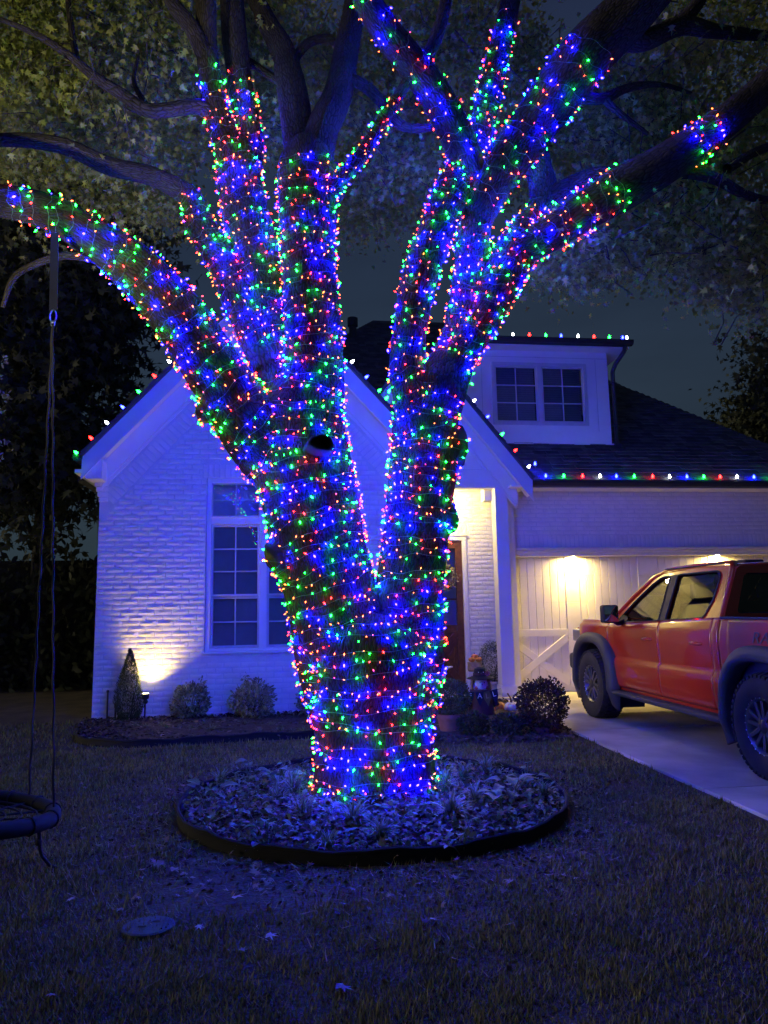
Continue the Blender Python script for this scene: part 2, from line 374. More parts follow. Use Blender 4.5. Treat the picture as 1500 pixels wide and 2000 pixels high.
# street beyond the photographer's feet is not in view: lawn only
# planting beds ------------------------------------------------------
def bed_sheet(name, outline, lift=.02, mound=0):
    c = Vector((sum(p[0] for p in outline)/len(outline), sum(p[1] for p in outline)/len(outline), 0))
    v = []; f = []; n = len(outline); rings = 7
    for r in range(rings+1):
        t = 1-r/rings
        for p in outline:
            x = c.x+(p[0]-c.x)*t; y = c.y+(p[1]-c.y)*t
            v.append((x, y, gz(y)+lift*(1 if r else -.5)+mound*(1-t*t)+random.uniform(-.006, .008)))
    for r in range(rings):
        f += [(r*n+k, r*n+(k+1) % n, (r+1)*n+(k+1) % n, (r+1)*n+k) for k in range(n)]
    m = MB(); m.add(v, f); return m.obj(name, MT['soil'], kind='structure', smooth='all')
bed_sheet('round_bed_soil', [(BEDC.x+BEDR*cos(2*pi*k/60), BEDC.y+BEDR*sin(2*pi*k/60)) for k in range(60)], .03, .07)
YW = 11.6      # front face of the gable wall
LB = [gnd(x, y, .08) for x, y in ((152, 1437), (148, 1446), (165, 1453), (230, 1457), (300, 1456), (400, 1450), (500, 1444), (600, 1440), (700, 1436), (800, 1434))]
left_outline = [(-3.0, YW), (-2.95, 11.0)]+[(p.x, p.y) for p in LB]+[(2.0, 11.2), (2.0, YW)]
bed_sheet('house_bed_soil', left_outline, .03, .03)
RB = [gnd(x, y, .08) for x, y in ((830, 1447), (900, 1449), (1000, 1447), (1080, 1444), (1130, 1441), (1150, 1437))]
right_outline = [(p.x, p.y) for p in RB[:-1]]+[(DX-.03, 9.3), (DX-.03, 12.3), (1.5, 12.3), (1.4, 10.5)]
bed_sheet('porch_bed_soil', right_outline, .03, .05)

# ================================================================== HOUSE
H = thing('house', 'white painted brick house with two steep front gables, a dormer and dark shingle roof', 'house', (0, 11.6, gz(11.6)))
Zg = gz(YW)
pk = at(517, 540, YW-.35); gl = at(160, 890, YW-.35)          # fascia peak and left tip
XC = pk.x; SL = (pk.z-gl.z)/(pk.x-gl.x); HW = pk.x-gl.x        # gable slope
def rakez(x, drop=0): return pk.z-SL*abs(x-XC)-drop
nrm = sqrt(1+SL*SL)
WX0 = at(190, 1100, YW).x; WX1 = XC+(XC-WX0)
# window opening of the gable wall
def Zat(px, py, Y=YW): return at(px, py, Y).z
wx0 = at(402, 1100, YW).x; wx1 = at(646, 1100, YW).x
wz1 = Zat(460, 934); wz0 = Zat(460, 1272)
DROP = .50*nrm                                   # fascia, soffit and rake board above the brick
wall = MB()
def wallquad(x0, z0, x1, z1): wall.box((x0, YW, z0), (x1, YW+.25, z1))
topz = rakez(WX0, DROP*.55)
wallquad(WX0, Zg-.2, wx0, wz1); wallquad(wx1, Zg-.2, WX1, wz1); wallquad(wx0, Zg-.2, wx1, wz0)
wall.prism([(WX0, wz1), (WX1, wz1), (WX1, topz), (XC, rakez(XC, DROP*.55)), (WX0, topz)], 'y', YW, YW+.25)
gw = wall.obj('gable_wall', MT['mortar'], H)
body = MB()   # the rest of the house shell behind
body.box((WX0, YW+.25, Zg-.2), (WX1, 20, 3.75))
body.obj('side_wall', MT['mortar'], H)

def brick_template(seed):
    r = random.Random(seed); nxx, nz_ = 6, 3; v = []; f = []
    for j in range(nz_):
        for i in range(nxx):
            u = i/(nxx-1)-.5; w_ = j/(nz_-1)-.5
            edge = (i in (0, nxx-1)) or (j in (0, nz_-1))
            uu = u*(1-(r.uniform(.0, .05) if edge else 0)); ww = w_*(1-(r.uniform(0, .2) if edge else 0))
            d = -1+(r.uniform(.3, .6) if edge else r.uniform(-.05, .05))
            v.append((uu, d, ww))
    base = len(v); ring = [(i, 0) for i in range(nxx)]+[(nxx-1, j) for j in range(1, nz_)]+[(i, nz_-1) for i in range(nxx-2, -1, -1)]+[(0, j) for j in range(nz_-2, 0, -1)]
    for j in range(nz_-1):
        for i in range(nxx-1): a = j*nxx+i; f.append((a, a+1, a+nxx+1, a+nxx))
    for k, (i, j) in enumerate(ring): p = v[j*nxx+i]; v.append((p[0]*1.03, .15, p[2]*1.05))
    n = len(ring)
    for k in range(n):
        a = ring[k][1]*nxx+ring[k][0]; b = ring[(k+1) % n][1]*nxx+ring[(k+1) % n][0]
        f.append((b, a, base+k, base+(k+1) % n))
    return v, f
BT = [brick_template(i) for i in range(6)]
BM = []
for v, f in BT:
    me = MB().add(v, f).mesh('brick'); me.materials.append(MT['brick']); me.polygons.foreach_set('use_smooth', [True]*len(me.polygons))
    me.set_sharp_from_angle(angle=radians(35)); BM.append(me)
def bricks_in(cells, parent, mb_name='brick', single=lambda c: False, Y=YW, proud=.011):
    """cells: (cx, cz, length, height, tilt)"""
    m = MB(); n = 0
    cells = sorted(cells, key=lambda c: 0 if single(c) else 1)
    for c in cells:
        cx, cz, L, Hh, tilt = c; k = random.randrange(6); p = proud*random.uniform(.6, 1.5); fl = random.choice((-1, 1))
        jz = random.uniform(-.003, .003)
        if single(c) and n < 300 and tilt == 0:
            o = inst('brick', BM[k], (cx, Y, cz+jz), parent, scale=(L, p, Hh)); n += 1
        else:
            v, f = BT[k]; ct, st = cos(tilt), sin(tilt)
            m.add([(cx+(a*L*ct-q*Hh*st), Y+b*p, cz+jz+(a*L*st+q*Hh*ct)) for a, b, q in v], f)
    return m.obj(mb_name, MT['brick'], parent, kind='stuff', smooth=35)
CRS = .080; BL = .25
def course_cells(x0, x1, z0, z1, ok, L=BL, crs=CRS, seed=0):
    r = random.Random(seed); cells = []; nrow = int((z1-z0)/crs)
    for j in range(nrow):
        zc = z0+(j+.5)*crs; off = (j % 2)*L/2+r.uniform(-.02, .02); x = x0-L+off
        while x < x1:
            a = max(x, x0)+.007; b = min(x+L, x1)-.007
            segs = ok(a, b, zc, crs)
            for p, q in segs:
                if q-p > .035: cells.append(((p+q)/2, zc, q-p-r.uniform(0, .006), crs-.013, 0))
            x += L
    return cells
def ok_gable(a, b, z, h):
    # clip at the rake band
    lim = (rakez(XC, DROP)-.26*nrm-(z+h/2))/SL
    if lim <= 0: return []
    a = max(a, XC-lim); b = min(b, XC+lim)
    if z-h/2 < wz1+.22 and z+h/2 > wz0-.09:
        X0, X1 = wx0-.005, wx1+.005
        if z > wz1: X0 -= .06; X1 += .06
        if z+h/2 < wz0: X0 -= .04; X1 += .04
        out_ = []
        if a < X0: out_.append((a, min(b, X0)))
        if b > X1: out_.append((max(a, X1), b))
        return out_
    return [(a, b)] if b > a else []
cells = course_cells(WX0, WX1, Zg, rakez(XC, DROP), ok_gable, seed=3)
# rowlock fan along the rakes
for sgn in (-1, 1):
    n_ = int((HW*nrm-.2)/.088)
    for k in range(n_):
        t = .12+k*.088; x = XC+sgn*t/nrm; z = rakez(x, DROP)-.13*nrm
        if abs(x-XC) > abs(WX0-XC)-.14: continue
        cells.append((x, z, .235, .074, sgn*(-math.atan(SL))+pi/2+random.uniform(-.02, .02)))
# soldier course over the window, rowlock sill under it
k = 0
while wx0-.05+k*.085 < wx1+.05:
    cells.append((wx0-.02+k*.085, wz1+.11, .205, .073, pi/2)); k += 1
x = wx0
while x < wx1+.04:
    cells.append((x, wz0-.045, .19, .072, 0)); x += .2
cells.sort(key=lambda c: (c[0]-(-2.0))**2*2.2+(c[1]-1.9)**2)
bricks_in(cells, gw, single=lambda c: c[0] < wx0 and c[1] < 3.4)
# corner corbel at the left wall head
cb = MB()
for k in range(4): cb.box((WX0-.012-.022*k, YW-.012-.002*k, topz-.44+.08*k), (WX0+.12, YW+.24, topz-.37+.08*k))
cb.obj('corbel', MT['brick'], H, bevel=.006)

# rake: blue-lit fascia, soffit and white rake board, gutter ends, shingle edge
def rake(xc, zp, hw, slope, y0, y1, sides=(-1, 1), ridge_back=19, back_drop=None):
    nn_ = sqrt(1+slope*slope)
    for s_ in sides:
        def P(t, d): return (xc+s_*t, zp-slope*t-d*nn_)
        f = MB(); f.prism([P(0, 0), P(hw, 0), P(hw, .235), P(0, .235)], 'y', y0, y0+.025)
        fo = f.obj('fascia', MT['white'], H)
        f = MB(); f.prism([P(0, .20), P(hw, .20), P(hw, .245), P(0, .245)], 'y', y0-.022, y0-.002); f.obj('fascia_trim', MT['white'], H)
        so_ = MB(); so_.prism([P(0, .165), P(hw-.02, .165), P(hw-.02, .185), P(0, .185)], 'y', y0+.027, y1-.002); so_.obj('soffit', MT['white'], H)
        rb = MB(); rb.prism([P(0, .187), P(hw-.2, .187), P(hw-.2, .42), P(0, .42)], 'y', y1-.045, y1-.003); rb.obj('rake_board', MT['white'], H)
        rb = MB(); rb.prism([P(0, .423), P(hw-.22, .423), P(hw-.22, .47), P(0, .47)], 'y', y1-.028, y1-.003); rb.obj('rake_moulding', MT['white'], H)
rake(XC, pk.z, HW, SL, YW-.35, YW)
# shingled slopes
def shingled(name, quad_pts, parent, exp=.14, wid=.30, thick=.008, seed=1, clip=None):
    """quad_pts: eave-left, eave-right, top-right, top-left (planar). Deck plus overlapping tabs."""
    A, B, C_, D = [Vector(p) for p in quad_pts]; N_ = (B-A).cross(D-A).normalized()
    if N_.z < 0: N_ = -N_
    deck = MB(); deck.add([A, B, C_, D, A-N_*.05, B-N_*.05, C_-N_*.05, D-N_*.05], [(0,1,2,3), (7,6,5,4), (0,4,5,1), (1,5,6,2), (2,6,7,3), (3,7,4,0)])
    r_o = deck.obj(name, MT['shingle'], parent)
    U_ = (B-A).normalized(); W_ = (D-A)-U_*((D-A).dot(U_)); Ht = W_.length; W_.normalize(); r = random.Random(seed)
    P0 = []; rows = int(Ht/exp); m = MB(); uD = (D-A).dot(U_); uC = (C_-A).dot(U_); uB = (B-A).dot(U_)
    for j in range(rows):
        t = j/rows; l = uD*t; rr = uB+(uC-uB)*t; x = l-r.uniform(0, wid)
        while x < rr:
            ww = wid*r.choice((.6, .8, 1, 1)); a = max(x, l); b = min(x+ww-.004, rr)
            if b-a > .03:
                th = thick*r.uniform(.6, 2.2); h0 = j*exp-r.uniform(0, .012); h1 = (j+1)*exp+.02
                p = lambda u, h, d: A+U_*u+W_*h+N_*d
                m.add([p(a, h0, th+.006), p(b, h0, th+.006), p(b, h1, .006), p(a, h1, .006), p(a, h0, .001), p(b, h0, .001)], [(0,1,2,3), (4,5,1,0), (0,3,4), (1,5,2)])
            x += ww
    m.obj('shingle', MT['shingle'], r_o, kind='stuff', recal=False)
    return r_o
y0r = YW-.40
for s_ in (-1, 1):
    xe = XC+s_*(HW+.03); ze = pk.z-SL*(HW+.03)+.05; zr = pk.z+.05
    q = [(xe, y0r, ze), (xe, 19, ze), (XC, 19, zr), (XC, y0r, zr)]
    shingled('gable_roof', q, H, exp=.16, wid=.34, seed=4+s_)
# left eave gutter and its end
gt = MB(); gt.tube([(XC-HW-.06, YW-.36, gl.z-.02), (XC-HW-.06, 19, gl.z-.02)], .075, 10); gt.obj('gutter', MT['flash'], H, smooth=40)
sb = MB(); sb.box((XC-HW+.05, YW-.322, gl.z-.34), (WX0+.1, YW-.002, gl.z-.05)); sb.obj('cornice_return', MT['white'], H)
sb = MB(); sb.box((XC-HW-.1, YW-.33, gl.z-.26), (WX0+.0, 19, gl.z-.20)); sb.obj('eave_soffit', MT['white'], H)

# ------------------------------------------------ windows
def win_unit(x0, x1, z0, z1, Y, cols, rows, parent, fr=.045, blind=True, sash='sash', glass='glass'):
    """one glazed sash: rails, muntins and a pane per light"""
    w = MB()
    w.box((x0, Y, z0), (x0+fr, Y+.04, z1)); w.box((x1-fr, Y, z0), (x1, Y+.04, z1))
    w.box((x0+fr, Y, z0), (x1-fr, Y+.04, z0+fr)); w.box((x0+fr, Y, z1-fr), (x1-fr, Y+.04, z1))
    w.obj('sash', MT[sash], parent, bevel=.004)
    a0, a1, b0, b1 = x0+fr, x1-fr, z0+fr, z1-fr; mw = .011
    m = MB()
    for c in range(1, cols): xx = a0+(a1-a0)*c/cols; m.box((xx-mw, Y+.008, b0), (xx+mw, Y+.03, b1))
    for r in range(1, rows):
        zz = b0+(b1-b0)*r/rows
        for c in range(cols):
            xa = a0+(a1-a0)*c/cols+(mw if c else 0); xb = a0+(a1-a0)*(c+1)/cols-(mw if c < cols-1 else 0)
            m.box((xa, Y+.010, zz-mw), (xb, Y+.028, zz+mw))
    if m.v: m.obj('muntin', MT[sash], parent)
    for c in range(cols):
        for r in range(rows):
            xa = a0+(a1-a0)*c/cols; xb = a0+(a1-a0)*(c+1)/cols; za = b0+(b1-b0)*r/rows; zb = b0+(b1-b0)*(r+1)/rows
            t1, t2 = random.uniform(-.0012, .0012), random.uniform(-.0012, .0012)
            MB().add([(xa, Y+.020+t1, za), (xb, Y+.020-t1, za), (xb, Y+.020+t2, zb), (xa, Y+.020-t2, zb)], [(0,1,2,3)]).obj('pane', MT[glass], parent)
    if blind:
        b = MB(); z = b0
        while z < b1:
            h = .048; b.add([(a0, Y+.085, z), (a1, Y+.085, z), (a1, Y+.10, z+h), (a0, Y+.10, z+h)], [(0,1,2,3)]); z += .046
        b.obj('blind', MT['blind'], parent, kind='stuff')
YF = YW+.04
W1 = MB(); f_ = .075
mull = at(514, 1100, YF).x; mw_ = .055
ztr = Zat(460, 1017)                      # transom bar centre
W1.box((wx0+.004, YF-.03, wz0), (wx0+f_, YF+.1, wz1)); W1.box((wx1-f_, YF-.03, wz0), (wx1-.004, YF+.1, wz1))
W1.box((wx0+f_, YF-.03, wz1-f_), (wx1-f_, YF+.1, wz1-.004)); W1.box((wx0+f_, YF-.03, wz0+.002), (wx1-f_, YF+.1, wz0+.05))
W1.box((mull-mw_, YF-.028, wz0+.05), (mull+mw_, YF+.1, wz1-f_))
for a, b in ((wx0+f_, mull-mw_), (mull+mw_, wx1-f_)):
    W1.box((a, YF-.026, ztr-.055), (b, YF+.1, ztr+.05)); W1.box((a, YF-.05, ztr+.05), (b, YF+.1, ztr+.066))
wino = W1.obj('window', MT['white'], H, bevel=.004)
zmid = Zat(460, 1163)
for a, b in ((wx0+f_, mull-mw_), (mull+mw_, wx1-f_)):
    win_unit(a, b, ztr+.068, wz1-f_, YF, 2, 2, wino, fr=.02, blind=False)
    win_unit(a, b, zmid-.01, ztr-.057, YF, 2, 3, wino, fr=.035)
    win_unit(a, b, wz0+.052, zmid-.012, YF+.045, 2, 2, wino, fr=.035)
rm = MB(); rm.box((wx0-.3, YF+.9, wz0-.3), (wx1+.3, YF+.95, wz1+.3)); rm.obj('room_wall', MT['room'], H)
si = MB(); si.box((wx0-.05, YW-.045, wz0-.035), (wx1+.05, YW+.02, wz0-.002)); si.obj('window_sill', MT['white'], H, bevel=.006)

# ------------------------------------------------ second gable over the porch
YP = 12.5
g2 = at(1040, 935, YP-.3); g2b = at(910, 778, YP-.3); SL2 = (g2b.z-g2.z)/(g2.x-g2b.x)
XC2 = at(822, 690, YP-.3).x; Z2 = g2.z+SL2*(g2.x-XC2); HW2 = g2.x-XC2; n2_ = sqrt(1+SL2*SL2)
rake(XC2, Z2, HW2, SL2, YP-.3, YP)
for s_ in (-1, 1):
    xe = XC2+s_*(HW2+.03); ze = Z2-SL2*(HW2+.03)+.05
    shingled('porch_roof', [(xe, YP-.35, ze), (xe, 19, ze), (XC2, 19, Z2+.05), (XC2, YP-.35, Z2+.05)], H, exp=.16, wid=.34, seed=9+s_)
pxr = at(990, 950, YP).x; zb2 = at(960, 953, YP).z          # porch header underside
XL = WX1+.01
pg = MB(); ztop2 = lambda x: Z2-SL2*abs(x-XC2)-.3*n2_
pg.prism([(XL, zb2), (pxr, zb2), (pxr, min(ztop2(pxr), zb2+.3)), (XC2, ztop2(XC2)), (XL, ztop2(XL))], 'y', YP, YP+.2); pg.obj('porch_gable_wall', MT['white'], H)
for k in range(4):   # board joints of the gable panel
    z = zb2+.32+k*.42
    lim = (Z2-.5*n2_-z)/SL2
    if lim > 0: MB().box((max(XL, XC2-lim), YP-.004, z), (min(XC2+lim, pxr), YP-.001, z+.006)).obj('panel_joint', MT['sash'], H)
MB().box((XL, YP-.02, zb2+.02), (pxr+.01, YP-.002, zb2+.30)).obj('header_board', MT['white'], H, bevel=.005)
cbx = MB(); cbx.box((pxr, YP-.25, zb2-.02), (g2.x-.04, YP+.3, zb2+.02)); cbx.obj('return_soffit', MT['white'], H)
cbx = MB(); cbx.box((pxr+.012, YP+.0, zb2+.022), (g2.x-.1, YP+.3, zb2+.36)); cbx.obj('cornice_return', MT['white'], H)
# porch post
px0 = at(968, 1000, YP-.02).x; pw = pxr-px0
pz0 = gz(YP)+.06
po = MB(); po.box((px0, YP-.02, pz0+.18), (pxr, YP+.25, zb2-.002)); pb = po.obj('post', MT['white'], H, bevel=.006)
MB().box((px0-.02, YP-.04, pz0), (pxr+.02, YP+.27, pz0+.18)).obj('post_base', MT['white'], H, bevel=.006)
# porch floor, ceiling, back wall, side walls
YD = 13.75
MB().box((XL, YP-.25, gz(YP)-.1), (3.74, YD, pz0-.002)).obj('porch_floor', MT['concrete'], H, bevel=.01)
MB().box((XL, YP+.2, zb2+.14), (3.74, YD, zb2+.17)).obj('porch_ceiling', MT['white'], H)
pr1 = 3.78
dx1 = at(906, 1200, YD).x; dx0 = dx1-.98; dz1 = at(880, 1056, YD).z; dz0 = pz0
bw = MB(); bw.box((XL, YD, dz0), (dx0-.09, YD+.2, zb2+.2)); bw.box((dx1+.09, YD, dz0), (pr1, YD+.2, zb2+.2)); bw.box((dx0-.09, YD, dz1+.09), (dx1+.09, YD+.2, zb2+.2))
pwall = bw.obj('porch_wall', MT['mortar'], H)
def ok_p(a, b, z, h):
    if z-h/2 < dz1+.30 and z > 0:
        out_ = []
        X0, X1 = dx0-.10, dx1+.10
        if z > dz1+.09: X1 += .04
        if a < X0: out_.append((a, min(b, X0)))
        if b > X1: out_.append((max(a, X1), b))
        return out_
    return [(a, b)]
pc = course_cells(XL, pr1-.005, dz0, zb2+.14, ok_p, seed=8)
k = 0
while dx0-.08+k*.085 < dx1+.12: pc.append((dx0-.06+k*.085, dz1+.20, .20, .073, pi/2)); k += 1
bricks_in(pc, pwall, Y=YD, proud=.009)
sw = MB(); sw.box((pr1, YP+.26, gz(YP)), (pr1+.12, YD+.2, zb2+.2)); sw.obj('side_return', MT['white'], H)
bm_ = at(948, 985, YD-.3); MB().box((bm_.x-.2, YP+.26, zb2-.18), (pr1, YP+.5, zb2+.13)).obj('porch_beam', MT['white'], H)

# front door
dt = MB(); dt.box((dx0-.085, YD-.03, dz0), (dx0, YD+.03, dz1+.002)); dt.box((dx1, YD-.03, dz0), (dx1+.085, YD+.03, dz1+.002)); dt.box((dx0-.085, YD-.03, dz1+.003), (dx1+.085, YD+.03, dz1+.085)); dt.box((dx0-.11, YD-.045, dz1+.086), (dx1+.11, YD+.03, dz1+.12))
dt.obj('door_casing', MT['white'], H, bevel=.006)
D = MB(); st = .13; dzm = at(880, 1228, YD).z
D.box((dx0+.004, YD, dz0+.01), (dx0+st, YD+.045, dz1-.004)); D.box((dx1-st, YD, dz0+.01), (dx1-.004, YD+.045, dz1-.004))
D.box((dx0+st, YD, dz1-.15), (dx1-st, YD+.045, dz1-.004)); D.box((dx0+st, YD, dzm-.07), (dx1-st, YD+.045, dzm+.07)); D.box((dx0+st, YD, dz0+.01), (dx1-st, YD+.045, dz0+.2))
D.box((dx0+st, YD+.022, dz0+.2), (dx1-st, YD+.04, dzm-.07))
door = D.obj('front_door', MT['wood_door'], H, bevel=.004)
a0, a1, b0, b1 = dx0+st, dx1-st, dz0+.2, dzm-.07
for p, q in (((a0, b0), (a1, b1)), ((a0, b1), (a1, b0))):
    bb = MB(); bb.beam((p[0], YD+.012, p[1]), (q[0], YD+.012, q[1]), .11, .018, up=(0,-1,0)); bb.obj('door_brace', MT['wood_door'], door, bevel=.004)
for cx, cz, sx in (((a0+a1)/2-.18, (b0+b1)/2, -1), ((a0+a1)/2+.18, (b0+b1)/2, 1)):
    t = MB(); t.prism([(cx-.0, cz), (cx+sx*.11, cz+.17), (cx+sx*.11, cz-.17)], 'y', YD+.012, YD+.03); t.obj('door_panel', MT['wood_door'], door, bevel=.008)
for c in range(2):
    for r in range(3):
        xa = a0+(a1-a0)*c/2+.012; xb = a0+(a1-a0)*(c+1)/2-.012; za = dzm+.07+(dz1-.15-dzm-.07)*r/3+.012; zb = dzm+.07+(dz1-.15-dzm-.07)*(r+1)/3-.012
        MB().add([(xa-.02, YD+.02, za-.02), (xb+.02, YD+.02, za-.02), (xb+.02, YD+.02, zb+.02), (xa-.02, YD+.02, zb+.02)], [(0,1,2,3)]).obj('pane', MT['glass'], door)
m = MB(); m.box(((a0+a1)/2-.014, YD+.005, dzm+.07), ((a0+a1)/2+.014, YD+.035, dz1-.15))
for r in (1, 2):
    zz = dzm+.07+(dz1-.15-dzm-.07)*r/3; m.box((a0, YD+.007, zz-.014), ((a0+a1)/2-.015, YD+.033, zz+.014)); m.box(((a0+a1)/2+.015, YD+.007, zz-.014), (a1, YD+.033, zz+.014))
m.obj('muntin', MT['wood_door'], door)
MB().box((dx0, YD+.5, dz0), (dx1, YD+.55, dz1)).obj('hall_wall', MT['blind'], H)
ha = MB(); ha.tube([(dx0+.065, YD-.05, dzm-.05), (dx0+.065, YD-.05, dzm+.2)], .012, 8); ha.obj('door_handle', MT['flash'], door, smooth=40)
MB().box((dx0, YD-.06, pz0-.001), (dx1, YD-.001, pz0+.015)).obj('door_sill', MT['flash'], H)

# ------------------------------------------------ garage
YG = 13.0
gx0, gx1 = 3.95, 9.35
zl = at(1200, 1069, YG).z; zdt = at(1060, 1083, YG+.14).z; ztw = at(1250, 952, YG).z
ga = MB(); ga.box((3.78, YG, zl), (9.9, YG+.25, ztw+.25)); ga.box((3.78, YG, gz(YG)-.1), (gx0, YG+.25, zl)); ga.box((gx1, YG, gz(YG)-.1), (9.9, YG+.25, zl))
gwall = ga.obj('garage_wall', MT['mortar'], H)
zs = zl+.235
gc = course_cells(3.9, 9.9, zs, ztw-.06, lambda a, b, z, h: [(a, b)], seed=12)
k = 0
while 3.95+k*.085 < 9.85: gc.append((3.95+k*.085, zl+.122, .215, .074, pi/2)); k += 1
bricks_in(gc, gwall, Y=YG, proud=.008)
z0m = at(1250, 942, YG-.48).z+.03
MB().box((3.8, YG-.05, ztw-.06), (9.9, YG-.001, z0m-.12)).obj('frieze_board', MT['white'], H, bevel=.006)
MB().box((3.8, YG-.42, z0m-.118), (9.9, YG-.052, z0m-.10)).obj('eave_soffit', MT['white'], H)
for za, zb, yy in ((zl-.055, zl-.003, .065), (zl-.095, zl-.057, .045), (zl-.155, zl-.097, .02)):
    MB().box((gx0-.04, YG-yy, za), (gx1+.04, YG+.13, zb)).obj('lintel_trim', MT['garage'], H, bevel=.005)
YDo = YG+.16
gb = gz(YG)+.03
gd = MB(); gd.box((gx0-.02, YDo+.03, gb), (gx1+.02, YDo+.07, zl))
gdo = gd.obj('garage_door', MT['garage'], H)
zr1 = at(1060, 1229, YDo).z; zr0 = at(1060, 1243, YDo).z; zbot = gb+.13; ztp = zdt
secs = [gb, at(1060, 1290, YDo).z, zr0, at(1060, 1177, YDo).z, at(1060, 1125, YDo).z, zl-.15]
stx = [at(x, 1150, YDo).x for x in (990, 1105, 1132, 1248, 1276, 1390, 1417)]
lv = stx[1]; lw = stx[2]-stx[1]; pwid = stx[3]-stx[2]; per = pwid+lw
panels = [(lv-pwid+k*per, lv+k*per) for k in range(4)]
rails = MB()
stile_edges = [(gx0-.01, panels[0][0])]+[(panels[k][1], panels[k+1][0]) for k in range(3)]+[(panels[3][1], gx1)]
for a, b in stile_edges:
    for j in range(len(secs)-1):
        if b-a < .01: continue
        MB().box((a+.001, YDo, secs[j]+.003), (b-.001, YDo+.029, secs[j+1]-.003)).obj('stile', MT['garage'], gdo, bevel=.003)
def shared_boards():
    cache = {}
    def get(w_, h_):
        key = (round(w_, 3), round(h_, 3))
        if key not in cache:
            me = MB().box((-w_/2, 0, -h_/2), (w_/2, .018, h_/2)).mesh('board'); me.materials.append(MT['garage']); cache[key] = me
            bm = bmesh.new(); bm.from_mesh(me); bmesh.ops.bevel(bm, geom=[e for e in bm.edges if abs(e.verts[0].co.z-e.verts[1].co.z) > .01 and e.verts[0].co.y < .001], offset=.004, segments=1, affect='EDGES'); bm.to_mesh(me); bm.free()
        return cache[key]
    return get
board = shared_boards(); NB = 8
for pi_, (a, b) in enumerate(panels):
    MB().box((a, YDo+.001, ztp-.0), (b, YDo+.029, zl-.155)).obj('rail', MT['garage'], gdo, bevel=.003)
    MB().box((a+.001, YDo-.004, zr0), (b-.001, YDo+.029, zr1)).obj('rail', MT['garage'], gdo, bevel=.003)
    MB().box((a+.001, YDo-.004, gb+.004), (b-.001, YDo+.029, zbot)).obj('rail', MT['garage'], gdo, bevel=.003)
    for (z0, z1) in ((zr1, secs[3]), (secs[3], secs[4]), (secs[4], ztp), (zbot, secs[1]), (secs[1], zr0)):
        bwid = (b-a)/NB
        for i in range(NB):
            me = board(bwid-.005, z1-z0-.005)
            inst('board', me, (a+(i+.5)*bwid, YDo+.012+random.uniform(-.0012, .0012), (z0+z1)/2), gdo)
    for p, q in (((a+.03, zbot+.03), (b-.03, zr0-.03)), ((a+.03, zr0-.03), (b-.03, zbot+.03))):
        d = 0 if p[1] < q[1] else .003
        bb = MB(); bb.beam((p[0], YDo-.004+d, p[1]), (q[0], YDo-.004+d, q[1]), .125, .03, up=(0,-1,0)); bb.obj('cross_brace', MT['garage'], gdo, bevel=.003)
MB().box((gx0-.06, YG+.06, gb), (gx0-.001, YG+.155, zl-.1)).obj('door_jamb', MT['garage'], H)

# main hip roof --------------------------------------------------
z0m = at(1250, 942, YG-.48).z+.03; Y0m = YG-.48; RS = .80
def mp_(px, py): return onplane(px, py, z0m, RS, Y0m)
rA = mp_(726, 618); rB = mp_(935, 640); zr_ = (rA.z+rB.z)/2
Yr = Y0m+(zr_-z0m)/RS; rA = Vector((rA.x, Yr, zr_)); rB = Vector((rB.x-.2, Yr, zr_))
h1 = mp_(1500, 870); k_ = (h1.z-z0m)/(zr_-h1.z)
eR = Vector((h1.x+(h1.x-rB.x)*k_, Y0m, z0m)); hl = mp_(655, 665); kl = (rA.x-hl.x)/(rA.z-hl.z)
eL = Vector((rA.x-kl*(zr_-z0m), Y0m, z0m))
mroof = shingled('main_roof', [eL, eR, rB, rA], H, exp=.15, wid=.32, seed=20)
bk = MB(); yb = Yr+(Yr-Y0m)
bk.add([eL+Vector((-.0,0,-.06)), rA+Vector((0,.0,-.06)), (eL.x, yb, z0m-.06), (eR.x, yb, z0m-.06), rB+Vector((0,0,-.06)), eR+Vector((0,0,-.06))], [(0,1,2), (2,1,4,3), (3,4,5)])
bk.obj('back_roof', MT['shingle'], H)
MB().box((eL.x+.6, YD+.3, Zg), (3.7, yb-.5, z0m-.1)).obj('main_wall', MT['mortar'], H)
MB().box((3.78, YG+.26, Zg), (min(eR.x-.6, 9.9), yb-.5, z0m-.1)).obj('main_wall', MT['mortar'], H)
# garage gutter
gxl = g2.x+.02
gg = MB(); prof = [(0, 0), (-.09, .012), (-.115, .06), (-.12, .10), (-.10, .105), (0, .10)]
gg.prism([(YG-.43+a, z0m-.12+b) for a, b in prof], 'x', gxl, eR.x); gg.obj('gutter', MT['flash'], H)
MB().box((gxl, YG-.43, z0m-.13), (eR.x, YG-.415, z0m-.055)).obj('fascia', MT['white'], H)
# vent pipe on the ridge
vp = at(689, 655, Yr-1.2); vz = at(689, 622, Yr-1.2).z
v_ = MB(); v_.lathe([(.10, vp.z-.5), (.10, vz-.22), (.14, vz-.22), (.14, vz), (.02, vz+.01)], (vp.x, Yr-1.2, 0), 14); v_.obj('vent_pipe', MT['flash'], H, smooth=35)

